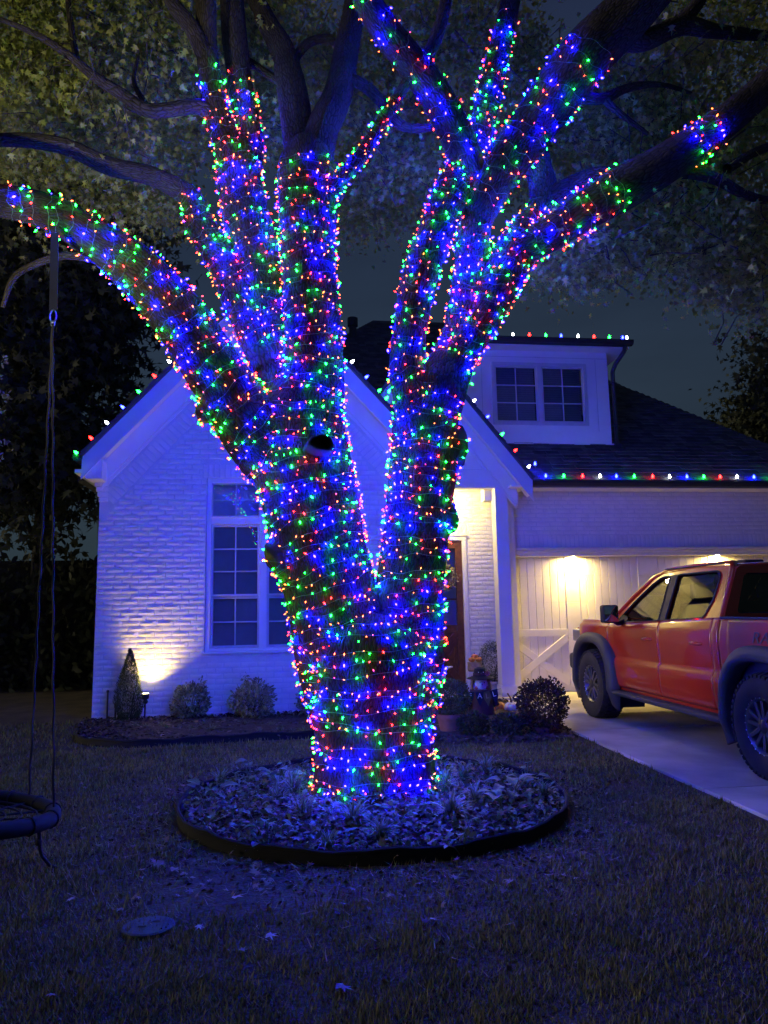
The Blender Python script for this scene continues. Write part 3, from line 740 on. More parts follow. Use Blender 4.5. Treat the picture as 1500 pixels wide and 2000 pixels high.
# dormer ---------------------------------------------------------
dB = mp_(1060, 868); YDm = dB.y+.02
dxl = at(905, 760, YDm).x; dxr = at(1190, 780, YDm).x; dzt = at(1060, 672, YDm).z; dzb = dB.z-.02
wl = at(963, 770, YDm).x; wr = at(1145, 770, YDm).x; wt = at(1050, 711, YDm).z; wb = at(1050, 829, YDm).z
dm = MB(); Yk = YDm+(dzt-dzb)/RS+.3
dm.box((dxl, YDm, dzb), (wl, YDm+.12, dzt)); dm.box((wr, YDm, dzb), (dxr, YDm+.12, dzt)); dm.box((wl, YDm, wt), (wr, YDm+.12, dzt)); dm.box((wl, YDm, dzb), (wr, YDm+.12, wb))
dmo = dm.obj('dormer_wall', MT['white'], H)
MB().box((dxr-.12, YDm+.12, dzb), (dxr, Yk, dzt)).obj('dormer_side', MT['white'], H)
MB().box((dxl, YDm+.12, dzb), (dxl+.12, Yk, dzt)).obj('dormer_side', MT['white'], H)
for z in (wt+.13,): MB().box((dxl, YDm-.006, z), (dxr, YDm-.001, z+.012)).obj('wall_joint', MT['sash'], H)
for xx in (wl-.22, wr+.22): MB().box((xx-.006, YDm-.006, dzb+.3), (xx+.006, YDm-.001, wt+.12)).obj('wall_joint', MT['sash'], H)
MB().box((dxl, YDm-.03, dzb-.02), (dxr+.03, YDm-.001, dzb+.05)).obj('dormer_base_trim', MT['white'], H, bevel=.005)
W2 = MB(); fr = .05; mid = (wl+wr)/2
W2.box((wl-.02, YDm-.02, wb-.02), (wl+fr, YDm+.06, wt+.02)); W2.box((wr-fr, YDm-.02, wb-.02), (wr+.02, YDm+.06, wt+.02)); W2.box((wl+fr, YDm-.02, wt-fr), (wr-fr, YDm+.06, wt+.02)); W2.box((wl+fr, YDm-.02, wb-.02), (wr-fr, YDm+.06, wb+fr)); W2.box((mid-.05, YDm-.018, wb+fr), (mid+.05, YDm+.06, wt-fr))
w2o = W2.obj('dormer_window', MT['sash'], H, bevel=.004)
for a, b in ((wl+fr, mid-.05), (mid+.05, wr-fr)): win_unit(a, b, wb+fr, wt-fr, YDm+.01, 2, 3, w2o, fr=.03)
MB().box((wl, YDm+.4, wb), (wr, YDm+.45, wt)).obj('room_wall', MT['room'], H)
# dormer roof: low slope with eave, gutter, downspout
ex = at(1228, 665, YDm-.25).x; ez = at(1100, 664, YDm-.3).z
shingled('dormer_roof', [(dxl-.3, YDm-.3, ez+.02), (ex, YDm-.3, ez+.02), (ex, Yr-2.2, ez+.55), (dxl-.3, Yr-2.2, ez+.55)], H, exp=.15, seed=31)
MB().box((dxl-.3, YDm-.27, ez-.13), (ex-.02, YDm-.001, ez-.10)).obj('eave_soffit', MT['white'], H)
MB().box((dxr, YDm+.001, ez-.13), (ex-.02, Yk+.5, ez-.10)).obj('eave_soffit', MT['white'], H)
gg = MB(); gg.prism([(YDm-.31+a, ez-.10+b) for a, b in prof], 'x', dxl-.35, ex+.02); gg.obj('gutter', MT['flash'], H)
ds = MB(); dsx = dxr+.05
ds.tube([(ex-.12, YDm-.33, ez-.08), (ex-.14, YDm-.32, ez-.2), (dsx+.06, YDm-.12, ez-.42), (dsx+.03, YDm-.05, ez-.55), (dsx+.03, YDm-.05, dzb+.12), (dsx+.03, YDm-.09, dzb+.02), (dsx+.10, YDm-.2, dzb-.06)], .042, 6)
ds.obj('downspout', MT['flash'], H, smooth=40)
dsg = MB()
for z in (ez-.8, dzb+.4): dsg.box((dsx-.03, YDm-.1, z), (dsx+.09, YDm-.001, z+.03))
dsg.obj('downspout_strap', MT['flash'], H)

# ------------------------------------------------ lit fixtures
def spot(name, loc, tgt, power, col, size, blend=.5, r=.03):
    l = bpy.data.lights.new(name, 'SPOT'); l.energy = power; l.color = col; l.spot_size = radians(size); l.spot_blend = blend; l.shadow_soft_size = r
    o = bpy.data.objects.new(name, l); COL.objects.link(o); o.location = loc
    o.rotation_euler = (Vector(tgt)-Vector(loc)).to_track_quat('-Z', 'Y').to_euler(); return o
WARM = (1, .72, .22)
lx = [(stx[1]+stx[2])/2, (panels[2][1]+panels[3][0])/2]
for x in lx:
    r_ = MB(); r_.lathe([(.045, zl-.162), (.062, zl-.162), (.062, zl-.156), (.045, zl-.156)], (x, YG+.075, 0), 20, cap=False); ro = r_.obj('recessed_light', MT['white'], H)
    g_ = MB(); g_.lathe([(.001, zl-.158), (.044, zl-.158)], (x, YG+.075, 0), 20, cap=False); g_.obj('lamp_lens', emit_mat('lens_warm', WARM, 4200), ro)
    spot('downlight', (x, YG+.065, zl-.18), (x, YG+.125, zl-1.5), 220, WARM, 84, 1.0, .03)
pl = (2.75, 13.35, zb2+.12)
r_ = MB(); r_.lathe([(.07, pl[2]-.02), (.10, pl[2]-.02), (.10, pl[2]+.015), (.07, pl[2]+.015)], (pl[0], pl[1], 0), 20, cap=False); ro = r_.obj('porch_ceiling_light', MT['white'], H)
g_ = MB(); g_.ball((pl[0], pl[1], pl[2]-.02), .05, 14, 8, (1,1,.6)); g_.obj('lamp_globe', emit_mat('globe_warm', (1, .80, .30), 25), ro, smooth=True)
lp = bpy.data.lights.new('porch_lamp', 'POINT'); lp.energy = 115; lp.color = (1, .76, .24); lp.shadow_soft_size = .05
lo = bpy.data.objects.new('porch_lamp', lp); COL.objects.link(lo); lo.location = (pl[0], pl[1], pl[2]-.16)

# ================================================================== THE BIG TREE
TY = 6.5
def catmull(P, n):
    P = np.array(P, float); Q = np.vstack([2*P[0]-P[1], P, 2*P[-1]-P[-2]]); out_ = []
    for i in range(len(P)-1):
        p0, p1, p2, p3 = Q[i:i+4]
        for t in np.arange(n)/n:
            out_.append(.5*((2*p1)+(-p0+p2)*t+(2*p0-5*p1+4*p2-p3)*t*t+(-p0+3*p1-3*p2+p3)*t**3))
    out_.append(P[-1]); return np.array(out_)
class Limb:
    def __init__(s, name, pts, seed, step=.05, rough=.07, flare=0):
        """pts: (px, py, radius px, world Y) measured on the photograph, turned into a real limb"""
        W = []
        for px, py, r, Y in pts:
            p = at(px, py, Y); W.append((p.x, p.y, p.z, r*cdepth(p)/F))
        C = catmull(W, 14); seg = np.linalg.norm(np.diff(C[:, :3], axis=0), axis=1); S = np.concatenate([[0], np.cumsum(seg)])
        n = max(4, int(S[-1]/step)); s.S = np.linspace(0, S[-1], n+1)
        s.C = np.stack([np.interp(s.S, S, C[:, k]) for k in range(3)], 1); s.R = np.interp(s.S, S, C[:, 3])
        T = np.gradient(s.C, axis=0); s.T = T/np.linalg.norm(T, axis=1, keepdims=True)
        N = np.zeros_like(s.T); v = np.array([0, -1.0, 0])
        for i in range(len(s.T)):
            v = v-s.T[i]*v.dot(s.T[i]); v /= np.linalg.norm(v); N[i] = v
        s.N = N; s.B = np.cross(s.T, N); s.seed = seed; s.rough = rough; s.name = name; s.flare = flare
    def rad(s, th, u):
        """surface radius at angle th and arc length u (arrays)"""
        r = np.interp(u, s.S, s.R); k = s.seed*1.7
        d = 1+s.rough*(.5*np.sin(2*th+k+u*.9)+.35*np.sin(3*th-k*2+u*2.1)+.3*np.sin(5*th+u*4.3+k)+.25*np.sin(th+u*6.1+2*k)+.18*np.sin(9*th+u*2.3))
        if s.flare: d = d+s.flare*np.exp(-u/.16)*(.55+.45*np.sin(5*th+k))
        return r*d
    def surf(s, th, u, off=0.0):
        c = np.stack([np.interp(u, s.S, s.C[:, k]) for k in range(3)], 1)
        N = np.stack([np.interp(u, s.S, s.N[:, k]) for k in range(3)], 1); B = np.stack([np.interp(u, s.S, s.B[:, k]) for k in range(3)], 1)
        N /= np.linalg.norm(N, axis=1, keepdims=True); B /= np.linalg.norm(B, axis=1, keepdims=True)
        d = N*np.cos(th)[:, None]+B*np.sin(th)[:, None]
        return c+d*(s.rad(th, u)+off)[:, None], d
    def tan(s, u):
        t = np.stack([np.interp(u, s.S, s.T[:, k]) for k in range(3)], 1); return t/np.linalg.norm(t, axis=1, keepdims=True)
    def inside(s, P, k=.9):
        d = np.linalg.norm(P[:, None]-s.C[None], axis=2); i = d.argmin(1)
        return d[np.arange(len(P)), i] < s.R[i]*k
    def mesh(s, nth=None):
        rm_ = float(s.R.mean()); nth = nth or int(np.clip(2*pi*rm_/.022, 12, 110)); nu = max(8, int(s.S[-1]/.028))
        th = np.linspace(0, 2*pi, nth+1); u = np.linspace(0, s.S[-1], nu+1); TH, UU = np.meshgrid(th, u)
        P, d = s.surf(TH.ravel(), UU.ravel())
        # bark plates: ridges running along the limb
        a = TH.ravel()*rm_/.034; b = UU.ravel()
        ridge = np.sin(a*2*pi*.5+1.0*np.sin(b*5+s.seed)+.7*np.sin(b*11+a*.6))*(.7+.3*np.sin(b*26+a*1.7))
        P = P+d*(ridge*.0028*min(1, rm_/.1))[:, None]
        P = P.reshape(nu+1, nth+1, 3); P[:, -1] = P[:, 0]
        V = P.reshape(-1, 3); w_ = nth+1
        I, J = np.meshgrid(np.arange(nu), np.arange(nth), indexing='ij'); a_ = (I*w_+J).ravel()
        Fq = np.stack([a_, a_+1, a_+w_+1, a_+w_], 1)
        me = np_mesh(s.name, V, Fq)
        uv = me.uv_layers.new(name='UVMap'); UVv = np.stack([TH.ravel()*rm_, UU.ravel()], 1)
        uv.data.foreach_set('uv', UVv[Fq.ravel()].astype(np.float32).ravel()); return me
TR = thing('shade_tree', 'large forked shade tree wound with coloured mini lights, growing in the round bed', 'tree', (BEDC.x, TY, .08))
LM = {}
def limb(key, pts, name='limb', **k):
    L = Limb(name, pts, seed=len(LM)+1, **k); LM[key] = L
    link(name, L.mesh(), MT['bark'], TR, smooth='all', recal=False); return L
limb('trunk', [(730, 1590, 126, TY), (730, 1520, 119, TY), (728, 1440, 116, TY), (726, 1350, 121, TY), (722, 1268, 125, TY), (722, 1225, 104, TY), (726, 1198, 62, TY)], 'trunk', flare=.26, rough=.06)
limb('left', [(700, 1400, 88, TY), (668, 1260, 92, TY), (640, 1130, 86, TY), (612, 1010, 90, TY), (590, 910, 92, TY), (588, 830, 84, TY), (600, 760, 62, TY)], 'left_stem', rough=.06)
limb('right', [(778, 1400, 72, TY), (792, 1270, 70, TY), (802, 1130, 64, TY), (818, 1000, 64, TY), (830, 890, 67, TY), (832, 820, 64, TY), (848, 750, 58, TY)], 'right_stem', rough=.06)
limb('A', [(600, 960, 66, TY), (510, 860, 66, TY-.05), (430, 740, 60, TY-.15), (352, 625, 56, TY-.3), (270, 530, 50, TY-.45), (185, 468, 40, TY-.6), (95, 415, 34, TY-.75), (10, 392, 30, TY-.9), (-110, 372, 24, TY-1.1)])
limb('B', [(530, 720, 40, TY+.1), (480, 610, 36, TY+.15), (440, 520, 32, TY+.2), (392, 440, 27, TY+.2), (372, 385, 21, TY+.2), (300, 345, 18, TY+.1), (215, 325, 17, TY), (120, 284, 15, TY-.1), (0, 274, 12, TY-.2), (-120, 300, 9, TY-.3)])
limb('C', [(575, 850, 46, TY+.1), (540, 700, 46, TY+.15), (512, 570, 45, TY+.2), (486, 450, 44, TY+.25), (466, 350, 42, TY+.25), (460, 290, 34, TY+.25)])
limb('C1', [(462, 370, 26, TY+.2), (440, 270, 26, TY+.15), (416, 190, 23, TY+.1), (404, 100, 21, TY+.05), (402, 0, 20, TY), (398, -160, 16, TY)])
limb('C2', [(480, 380, 28, TY+.3), (488, 280, 27, TY+.35), (474, 190, 25, TY+.4), (460, 90, 25, TY+.4), (452, -20, 22, TY+.4), (450, -180, 17, TY+.4)])
limb('E', [(602, 860, 66, TY-.05), (612, 740, 60, TY-.05), (608, 620, 52, TY-.05), (603, 500, 50, TY), (600, 400, 54, TY), (600, 320, 50, TY+.05), (598, 285, 36, TY+.08)])
limb('E1', [(598, 350, 34, TY+.1), (582, 270, 30, TY+.2), (572, 180, 28, TY+.3), (552, 100, 24, TY+.4), (520, 40, 19, TY+.5), (488, -30, 16, TY+.6), (440, -160, 12, TY+.7)])
limb('E2', [(612, 350, 34, TY+.05), (628, 260, 32, TY+.1), (660, 180, 29, TY+.2), (676, 100, 25, TY+.3), (690, 30, 22, TY+.4), (700, -60, 18, TY+.5)])
limb('E3', [(630, 400, 18, TY-.05), (664, 350, 15, TY-.15), (706, 302, 13, TY-.2), (742, 245, 12, TY-.25), (775, 195, 11, TY-.25), (800, 150, 10, TY-.25)])
limb('H', [(826, 840, 44, TY-.05), (798, 730, 36, TY-.15), (800, 640, 31, TY-.2), (816, 560, 34, TY-.2), (840, 480, 33, TY-.15), (868, 410, 34, TY-.1), (900, 350, 36, TY), (925, 300, 30, TY)])
limb('G', [(836, 830, 54, TY+.05), (864, 745, 47, TY+.05), (898, 670, 38, TY+.05), (915, 600, 38, TY+.05), (921, 505, 32, TY+.05), (928, 430, 34, TY+.05), (935, 350, 34, TY+.05), (938, 260, 27, TY+.1), (958, 170, 24, TY+.1), (980, 80, 21, TY+.1), (1000, -20, 19, TY+.1), (1010, -150, 14, TY+.1)])
limb('F', [(925, 350, 32, TY-.05), (895, 270, 32, TY-.15), (850, 185, 32, TY-.25), (795, 110, 30, TY-.35), (740, 40, 28, TY-.45), (700, -30, 25, TY-.55), (640, -160, 18, TY-.7)])
limb('G2', [(925, 430, 36, TY), (972, 340, 42, TY-.1), (1030, 262, 44, TY-.2), (1086, 186, 48, TY-.35), (1145, 110, 50, TY-.5), (1215, 35, 48, TY-.6), (1290, -40, 42, TY-.7), (1420, -170, 32, TY-.9)])
limb('I', [(870, 730, 34, TY), (926, 650, 34, TY-.03), (966, 575, 36, TY-.06), (1000, 508, 40, TY-.1), (1038, 446, 36, TY-.15), (1062, 408, 27, TY-.15)])
limb('I1', [(1020, 470, 30, TY-.1), (1062, 395, 28, TY), (1052, 325, 24, TY+.15), (1046, 270, 18, TY+.25), (1052, 190, 11, TY+.4)])
limb('I2', [(1010, 490, 34, TY-.15), (1075, 455, 38, TY-.25), (1150, 405, 40, TY-.4), (1235, 358, 42, TY-.5), (1310, 312, 38, TY-.6), (1400, 250, 32, TY-.7), (1500, 165, 28, TY-.8), (1620, 60, 20, TY-.9)])
limb('I3', [(1062, 400, 24, TY+0), (1105, 372, 22, TY-.1), (1160, 348, 20, TY-.2), (1225, 345, 20, TY-.4), (1280, 335, 16, TY-.5)])
br = lambda key, pts: limb(key, pts, 'branch', rough=.05)
br('K1', [(1290, 345, 14, TY-.5), (1340, 336, 13, TY-.5), (1400, 350, 11, TY-.4), (1460, 382, 9, TY-.3), (1540, 400, 6, TY-.2)])
br('K2', [(1200, 70, 26, TY-.5), (1260, 78, 20, TY-.4), (1330, 50, 18, TY-.3), (1400, 62, 13, TY-.2), (1510, 72, 9, TY-.1), (1600, 90, 5, TY)])
br('K3', [(1320, 55, 15, TY-.3), (1360, 10, 13, TY-.3), (1400, -60, 10, TY-.3)])
br('K4', [(1130, 190, 12, TY-.3), (1180, 192, 10, TY-.3), (1225, 172, 8, TY-.2), (1290, 165, 5, TY-.1), (1350, 182, 3, TY)])
br('K5', [(1180, 195, 8, TY-.3), (1215, 225, 6, TY-.3), (1265, 262, 4, TY-.2)])
br('K6', [(1420, 330, 10, TY-.4), (1470, 300, 9, TY-.3), (1540, 270, 7, TY-.3)])
br('D1', [(425, 225, 16, TY+.1), (385, 208, 15, TY+.05), (330, 215, 14, TY), (285, 215, 14, TY-.05), (240, 185, 12, TY-.1), (185, 150, 10, TY-.2), (130, 105, 8, TY-.3), (60, 62, 6, TY-.4), (-20, 30, 4, TY-.5)])
br('D2', [(402, 110, 18, TY+.0), (375, 55, 16, TY-.05), (340, 10, 14, TY-.1), (300, -60, 11, TY-.2)])
br('D3', [(150, 120, 7, TY-.2), (140, 60, 6, TY-.1), (130, -20, 5, TY)])
br('D4', [(290, 212, 6, TY), (262, 160, 4.5, TY+.1), (270, 110, 3, TY+.2)])
br('L1', [(215, 520, 9, TY-.55), (180, 506, 8, TY-.5), (120, 500, 7.5, TY-.4), (60, 520, 6.5, TY-.3), (25, 545, 6, TY-.2), (5, 600, 4, TY-.1)])
br('M1', [(675, 150, 11, TY+.2), (715, 170, 11, TY+.15), (750, 205, 11, TY+.1), (785, 245, 10, TY+.1), (830, 250, 8, TY+.1), (860, 240, 7, TY+.1)])
br('M2', [(572, 120, 9, TY+.4), (600, 85, 9, TY+.4), (640, 75, 8, TY+.45), (660, 90, 7, TY+.5)])
br('M3', [(575, 170, 9, TY+.4), (530, 150, 8, TY+.5), (495, 125, 7, TY+.6), (470, 110, 5, TY+.7)])
br('M4', [(800, 150, 14, TY-.3), (840, 100, 13, TY-.2), (862, 40, 12, TY-.1), (880, -40, 10, TY)])

# burls and the pruned stub with its dark hollow
def burl(px, py, rp, Y, sc=(1, 1, 1), seed=1, n=(34, 22)):
    p = at(px, py, Y); r = rp*cdepth(p)/F
    f = lambda a, ph: 1+.22*noise.noise(Vector((cos(a)*sin(ph)*2.3+seed, sin(a)*sin(ph)*2.3, cos(ph)*2.3)))+.05*noise.noise(Vector((cos(a)*sin(ph)*9+seed, sin(a)*sin(ph)*9, cos(ph)*9)))
    m = MB(); m.ball(p, r, n[0], n[1], sc, f); o = m.obj('burl', MT['bark'], TR, smooth='all'); return p, r
BURLS = [burl(572, 1082, 52, TY-.05, (1, .8, .9), 1), burl(858, 1008, 36, TY-.05, (1, .9, 1.3), 2), burl(872, 868, 40, TY-.05, (1, .9, 1.4), 3), burl(412, 800, 30, TY-.1, (1, .9, 1), 4), burl(612, 360, 58, TY+.1, (1, .9, .8), 5)]
kp = at(626, 868, TY-.45); rk = .098
kh = MB(); ax = Vector((.25, -.92, .22)).normalized(); e1 = ax.cross(Vector((0, 0, 1))).normalized(); e2 = ax.cross(e1)
v = []; f = []; n = 26
for (rr, h) in ((1.28, -.22), (1.18, -.02), (1.12, .045), (.98, .06), (.84, .035), (.80, -.06), (.5, -.13), (.02, -.14)):
    for k in range(n):
        a = 2*pi*k/n; q = rr*rk*(1+.07*sin(3*a+1)+.04*sin(7*a)); v.append(kp+(e1*cos(a)+e2*sin(a)*.68)*q+ax*h*.8)
f = [(i*n+k, i*n+(k+1) % n, (i+1)*n+(k+1) % n, (i+1)*n+k) for i in range(7) for k in range(n)]
kh.add(v, f); kh.obj('pruned_stub', MT['bark'], TR, smooth='all')

# ------------------------------------------------ mini lights wound round the limbs
BV = [(0,0,0)]+[(.5*cos(2*pi*k/6), .32, .5*sin(2*pi*k/6)) for k in range(6)]+[(.34*cos(2*pi*k/6), .72, .34*sin(2*pi*k/6)) for k in range(6)]+[(0, 1, 0)]
BF = [(0, 1+k, 1+(k+1) % 6) for k in range(6)]+[q for k in range(6) for q in ((1+k, 7+k, 7+(k+1) % 6), (1+k, 7+(k+1) % 6, 1+(k+1) % 6))]+[(7+k, 13, 7+(k+1) % 6) for k in range(6)]
BF = [tuple(q) for q in BF]
names = ['blue', 'green', 'red', 'amber', 'pink']; wts = [.20, .23, .20, .33, .04]
BSZ = {'blue': 1.3, 'green': 1.2, 'red': .85, 'amber': .80, 'pink': .85}
BMESH = {}
for c in names:
    me = MB().add([(x*.0105*BSZ[c], y*.024*BSZ[c]**.5, z*.0105*BSZ[c]) for x, y, z in BV], BF).mesh('bulb'); me.materials.append(BULB[c]); BMESH[c] = me
single_left = [300]
def light_string(key, u0, u1, pitch, gap, label, k_ext=1.0, singles=0, jumble=.35):
    L = LM[key]; u0 *= L.S[-1]; u1 *= L.S[-1]; r = np.random.default_rng(len(WL))
    # march round the limb
    th = []; uu = []; t = r.uniform(0, 6.28); u = u0; bulbs = []; acc = 0
    while u < u1:
        rr = float(np.interp(u, L.S, L.R)); dth = .022/max(rr, .02)*1.2
        du = pitch*dth/(2*pi)*(1+jumble*.9*math.sin(t*1.9+u*7)); t += dth; u += du; th.append(t); uu.append(u); acc += .022*1.2
        if acc > gap: acc = r.uniform(-.45, .45)*gap; bulbs.append(len(th)-1)
    th = np.array(th); uu = np.array(uu)+pitch*(.34*np.sin(th+.31*th/6.28+L.seed)+.22*np.sin(th*.37+L.seed*2)+.12*np.sin(th*3.3)+.10*np.sin(th*7.1))
    over = (uu < u0-.02) | (uu > u1); uu = np.clip(uu, 0, L.S[-1])
    P, d = L.surf(th, uu, .009)
    hid = over.copy()
    for k2, o in LM.items():
        if k2 != key: hid |= o.inside(P, .88)
    for c, rb in BURLS: hid |= np.linalg.norm(P-np.array(c), axis=1) < rb*.9
    hid |= np.linalg.norm(P-np.array(kp), axis=1) < .135
    base = P[0]
    T = thing('light_string', label, 'string lights', tuple(base), 'mini light strings wound round the tree')
    # wire in runs that stay outside the wood
    V = []; Fc = []; n = 3; tn = np.gradient(P, axis=0); tn /= np.maximum(np.linalg.norm(tn, axis=1, keepdims=True), 1e-9)
    bi = np.cross(tn, d); rw = .0024; ring = np.stack([P+(d*cos(2*pi*k/n)+bi*sin(2*pi*k/n))*rw for k in range(n)], 1)
    V = ring.reshape(-1, 3); i = np.where(~hid[:-1] & ~hid[1:])[0]
    Fc = np.concatenate([np.stack([i*n+k, i*n+(k+1) % n, (i+1)*n+(k+1) % n, (i+1)*n+k], 1) for k in range(n)])
    link('wire', np_mesh('wire', V, Fc), MT['wire'], T, smooth='all', recal=False)
    fade = .34 if key != 'trunk' and u1 < .97*L.S[-1] else 0
    bi_ = np.array([b for b in bulbs if not hid[b] and not (fade and uu[b] > u1-fade and r.random() < .75*(uu[b]-u1+fade)/fade)]); 
    if len(bi_) == 0: return 0
    ta = L.tan(uu[bi_]); bp = P[bi_]+d[bi_]*r.uniform(.002, .014, (len(bi_), 1))+ta*r.normal(size=(len(bi_), 1))*.02; sgn = np.where(r.random(len(bi_)) < .55, 1, -1)[:, None]
    dr_ = d[bi_]*r.uniform(.15, 1.15, (len(bi_), 1))+ta*sgn*r.uniform(.2, 1, (len(bi_), 1))+tn[bi_]*r.uniform(-.5, .5, (len(bi_), 1))
    dr_ /= np.linalg.norm(dr_, axis=1, keepdims=True)
    colr = r.choice(len(names), len(bi_), p=wts)
    # sockets
    SV, SF = scatter([(.0042*cos(2*pi*k/4), y, .0042*sin(2*pi*k/4)) for y in (-.016, .003) for k in range(4)], [(k, (k+1) % 4, 4+(k+1) % 4, 4+k) for k in range(4)], bp, dr_, np.ones(len(bp)))
    link('socket', np_mesh('socket', SV, SF), MT['wire'], T, kind='stuff', recal=False)
    facing = (d[bi_]@np.array([-.1, -1, -.1])) > .25
    sing = np.zeros(len(bi_), bool)
    if singles:
        c = np.where(facing)[0][:min(singles, single_left[0])]; sing[c] = True; single_left[0] -= len(c)
        for q in c:
            dv = Vector(dr_[q]); o = inst('bulb', BMESH[names[colr[q]]], tuple(bp[q]), T); o.rotation_mode = 'QUATERNION'
            o.rotation_quaternion = dv.to_track_quat('Y', 'Z')
    for ci, c in enumerate(names):
        s_ = (colr == ci) & ~sing
        if s_.any():
            v_, f_2 = scatter([(x*.0105*BSZ[c], y*.024*BSZ[c]**.5, z*.0105*BSZ[c]) for x, y, z in BV], BF, bp[s_], dr_[s_], r.uniform(.6, 1.3, s_.sum()))
            link(c+'_bulb', np_mesh(c+'_bulb', v_, f_2), BULB[c], T, kind='stuff', recal=False)
    return len(bi_)
nb = 0
nb += light_string('trunk', .02, 0.98, 0.097, 0.066, 'string of coloured mini lights wound round the thick trunk below the fork', singles=190)
nb += light_string('left', .03, 0.98, 0.092, 0.064, 'string of coloured mini lights on the left stem between the fork and the hollow', singles=60)
nb += light_string('right', .03, 0.97, 0.092, 0.064, 'string of coloured mini lights on the right stem just above the fork', singles=50)
nb += light_string('A', .05, 0.92, 0.097, 0.066, 'string of coloured mini lights on the big limb reaching to the left edge')
nb += light_string('B', .05, 0.50, 0.095, 0.062, 'string of coloured mini lights on the thin limb above the big left one')
nb += light_string('C', .10, 0.98, 0.095, 0.064, 'string of coloured mini lights on the slanting limb left of the centre stem')
nb += light_string('C1', .02, 0.42, 0.101, 0.059, 'short string of mini lights on the leftmost upright branch')
nb += light_string('C2', .02, 0.42, 0.101, 0.059, 'short string of mini lights on the upright branch ending in a blue light')
nb += light_string('E', .12, 0.93, 0.092, 0.064, 'string of coloured mini lights on the straight centre stem')
nb += light_string('E3', .05, 0.85, 0.075, 0.053, 'string of mini lights on the slender side branch right of the centre stem')
nb += light_string('H', .08, 0.98, 0.095, 0.064, 'string of coloured mini lights on the bent inner limb of the right stem')
nb += light_string('G', .10, 0.80, 0.097, 0.066, 'string of coloured mini lights on the tall upright limb of the right stem')
nb += light_string('F', .04, 0.84, 0.149, 0.091, 'string of mini lights on the limb leaning over to the top centre')
nb += light_string('G2', .03, 0.52, 0.135, 0.086, 'string of mini lights on the massive limb reaching to the top right')
nb += light_string('I', .05, 0.98, 0.089, 0.059, 'string of coloured mini lights on the low outward limb of the right stem')
nb += light_string('I1', .0, 0.22, 0.089, 0.059, 'few mini lights at the foot of the dark upright branch on the right')
nb += light_string('I2', .03, 0.32, 0.101, 0.059, 'string of mini lights on the near part of the long limb reaching right')
nb += light_string('I2', .50, 0.60, 0.081, 0.048, 'isolated patch of mini lights far out on the limb reaching right')
# burl and crotch tangles
def tangle(c, rb, n, label):
    r = np.random.default_rng(int(n*7)); T = thing('light_string', label, 'string lights', tuple(c), 'mini light strings wound round the tree')
    d = r.normal(size=(n, 3)); d[:, 1] = -abs(d[:, 1])*.9; d /= np.linalg.norm(d, axis=1, keepdims=True); p = np.array(c)+d*(rb*1.04+.01)
    dd = d+r.normal(size=(n, 3))*.5; colr = r.choice(len(names), n, p=wts)
    w = MB(); idx = np.argsort(np.arctan2(d[:, 2], d[:, 0])+r.normal(size=n)*.3); w.tube([tuple(p[i]-d[i]*.006) for i in idx], .0024, 4); w.obj('wire', MT['wire'], T)
    for ci, cn in enumerate(names):
        s_ = colr == ci
        if s_.any():
            v_, f_2 = scatter([(x*.0105, y*.024, z*.0105) for x, y, z in BV], BF, p[s_], dd[s_], np.ones(s_.sum())); link(cn+'_bulb', np_mesh(cn+'_bulb', v_, f_2), BULB[cn], T, kind='stuff', recal=False)
tangle(*BURLS[0], 34, 'tangle of mini lights over the round burl on the left stem')
tangle(*BURLS[1], 22, 'tangle of mini lights over the lower burl on the right stem')
tangle(*BURLS[2], 22, 'tangle of mini lights over the upper burl on the right stem')
tangle(*BURLS[3], 22, 'tangle of mini lights on the knob under the big left limb')
tangle(*BURLS[4], 44, 'tangle of mini lights where the centre stem splits into two dark limbs')
print('mini lights', nb)

# ------------------------------------------------ crown
def leaf_mass(name, blobs, material, tmpl, size, parent, per=18, spread=.22, holes=(), seed=5, droop=.5, twigs=True, label=None, top=False):
    r = np.random.default_rng(seed); P = []
    TW = MB()
    for (cx, cy, rx, ry, y0, y1, ncl) in blobs:
        ncl = int(ncl*1.45)
        k = 0; tries = 0
        while k < ncl and tries < ncl*6:
            tries += 1
            a = r.uniform(0, 2*pi); q = sqrt(r.uniform(0, 1)); px = cx+rx*q*cos(a); py = cy+ry*q*sin(a)
            if any(((px-hx)/hrx)**2+((py-hy)/hry)**2 < r.uniform(.75, 1.1) for hx, hy, hrx, hry in holes): continue
            if noise.noise(Vector((px/70, py/70, seed))) < -.06: continue
            Y = r.uniform(y0, y1); c = at(px, py, Y)
            n = int(per*r.uniform(.6, 1.4)); g = r.normal(size=(n, 3))*np.array([1, 1, .75])*spread*r.uniform(.6, 1.2)
            P.append(np.array(c)+g); k += 1
            if twigs and r.random() < .35:
                e = c+Vector(r.normal(size=3)*.22)+Vector((0, 0, .1)); TW.tube([c+Vector(r.normal(size=3)*.1), (c+e)/2+Vector(r.normal(size=3)*.04), e], [.004, .006, .008], 4)
    P = np.concatenate(P); n = len(P)
    d = r.normal(size=(n, 3)); d[:, 2] -= droop; up_ = r.normal(size=(n, 3)); up_[:, 1] -= .5
    V, Fc = scatter(tmpl[0], tmpl[1], P, d, size*r.uniform(.65, 1.25, n), up=up_)
    o = link(name, np_mesh(name, V, Fc), MT[material] if isinstance(material, str) else material, parent, kind='stuff', recal=False)
    if TW.v: TW.obj('twig', MT['bark_far'], parent, kind='stuff')
    return o, n
HOLES = [(1335, 170, 42, 62), (1490, 150, 22, 40), (880, 120, 18, 26), (545, 60, 10, 24), (700, 250, 14, 30), (1120, 30, 16, 22), (420, 330, 38, 80), (1150, 240, 16, 18), (1480, 370, 26, 30), (255, 165, 14, 18), (20, 150, 22, 26)]
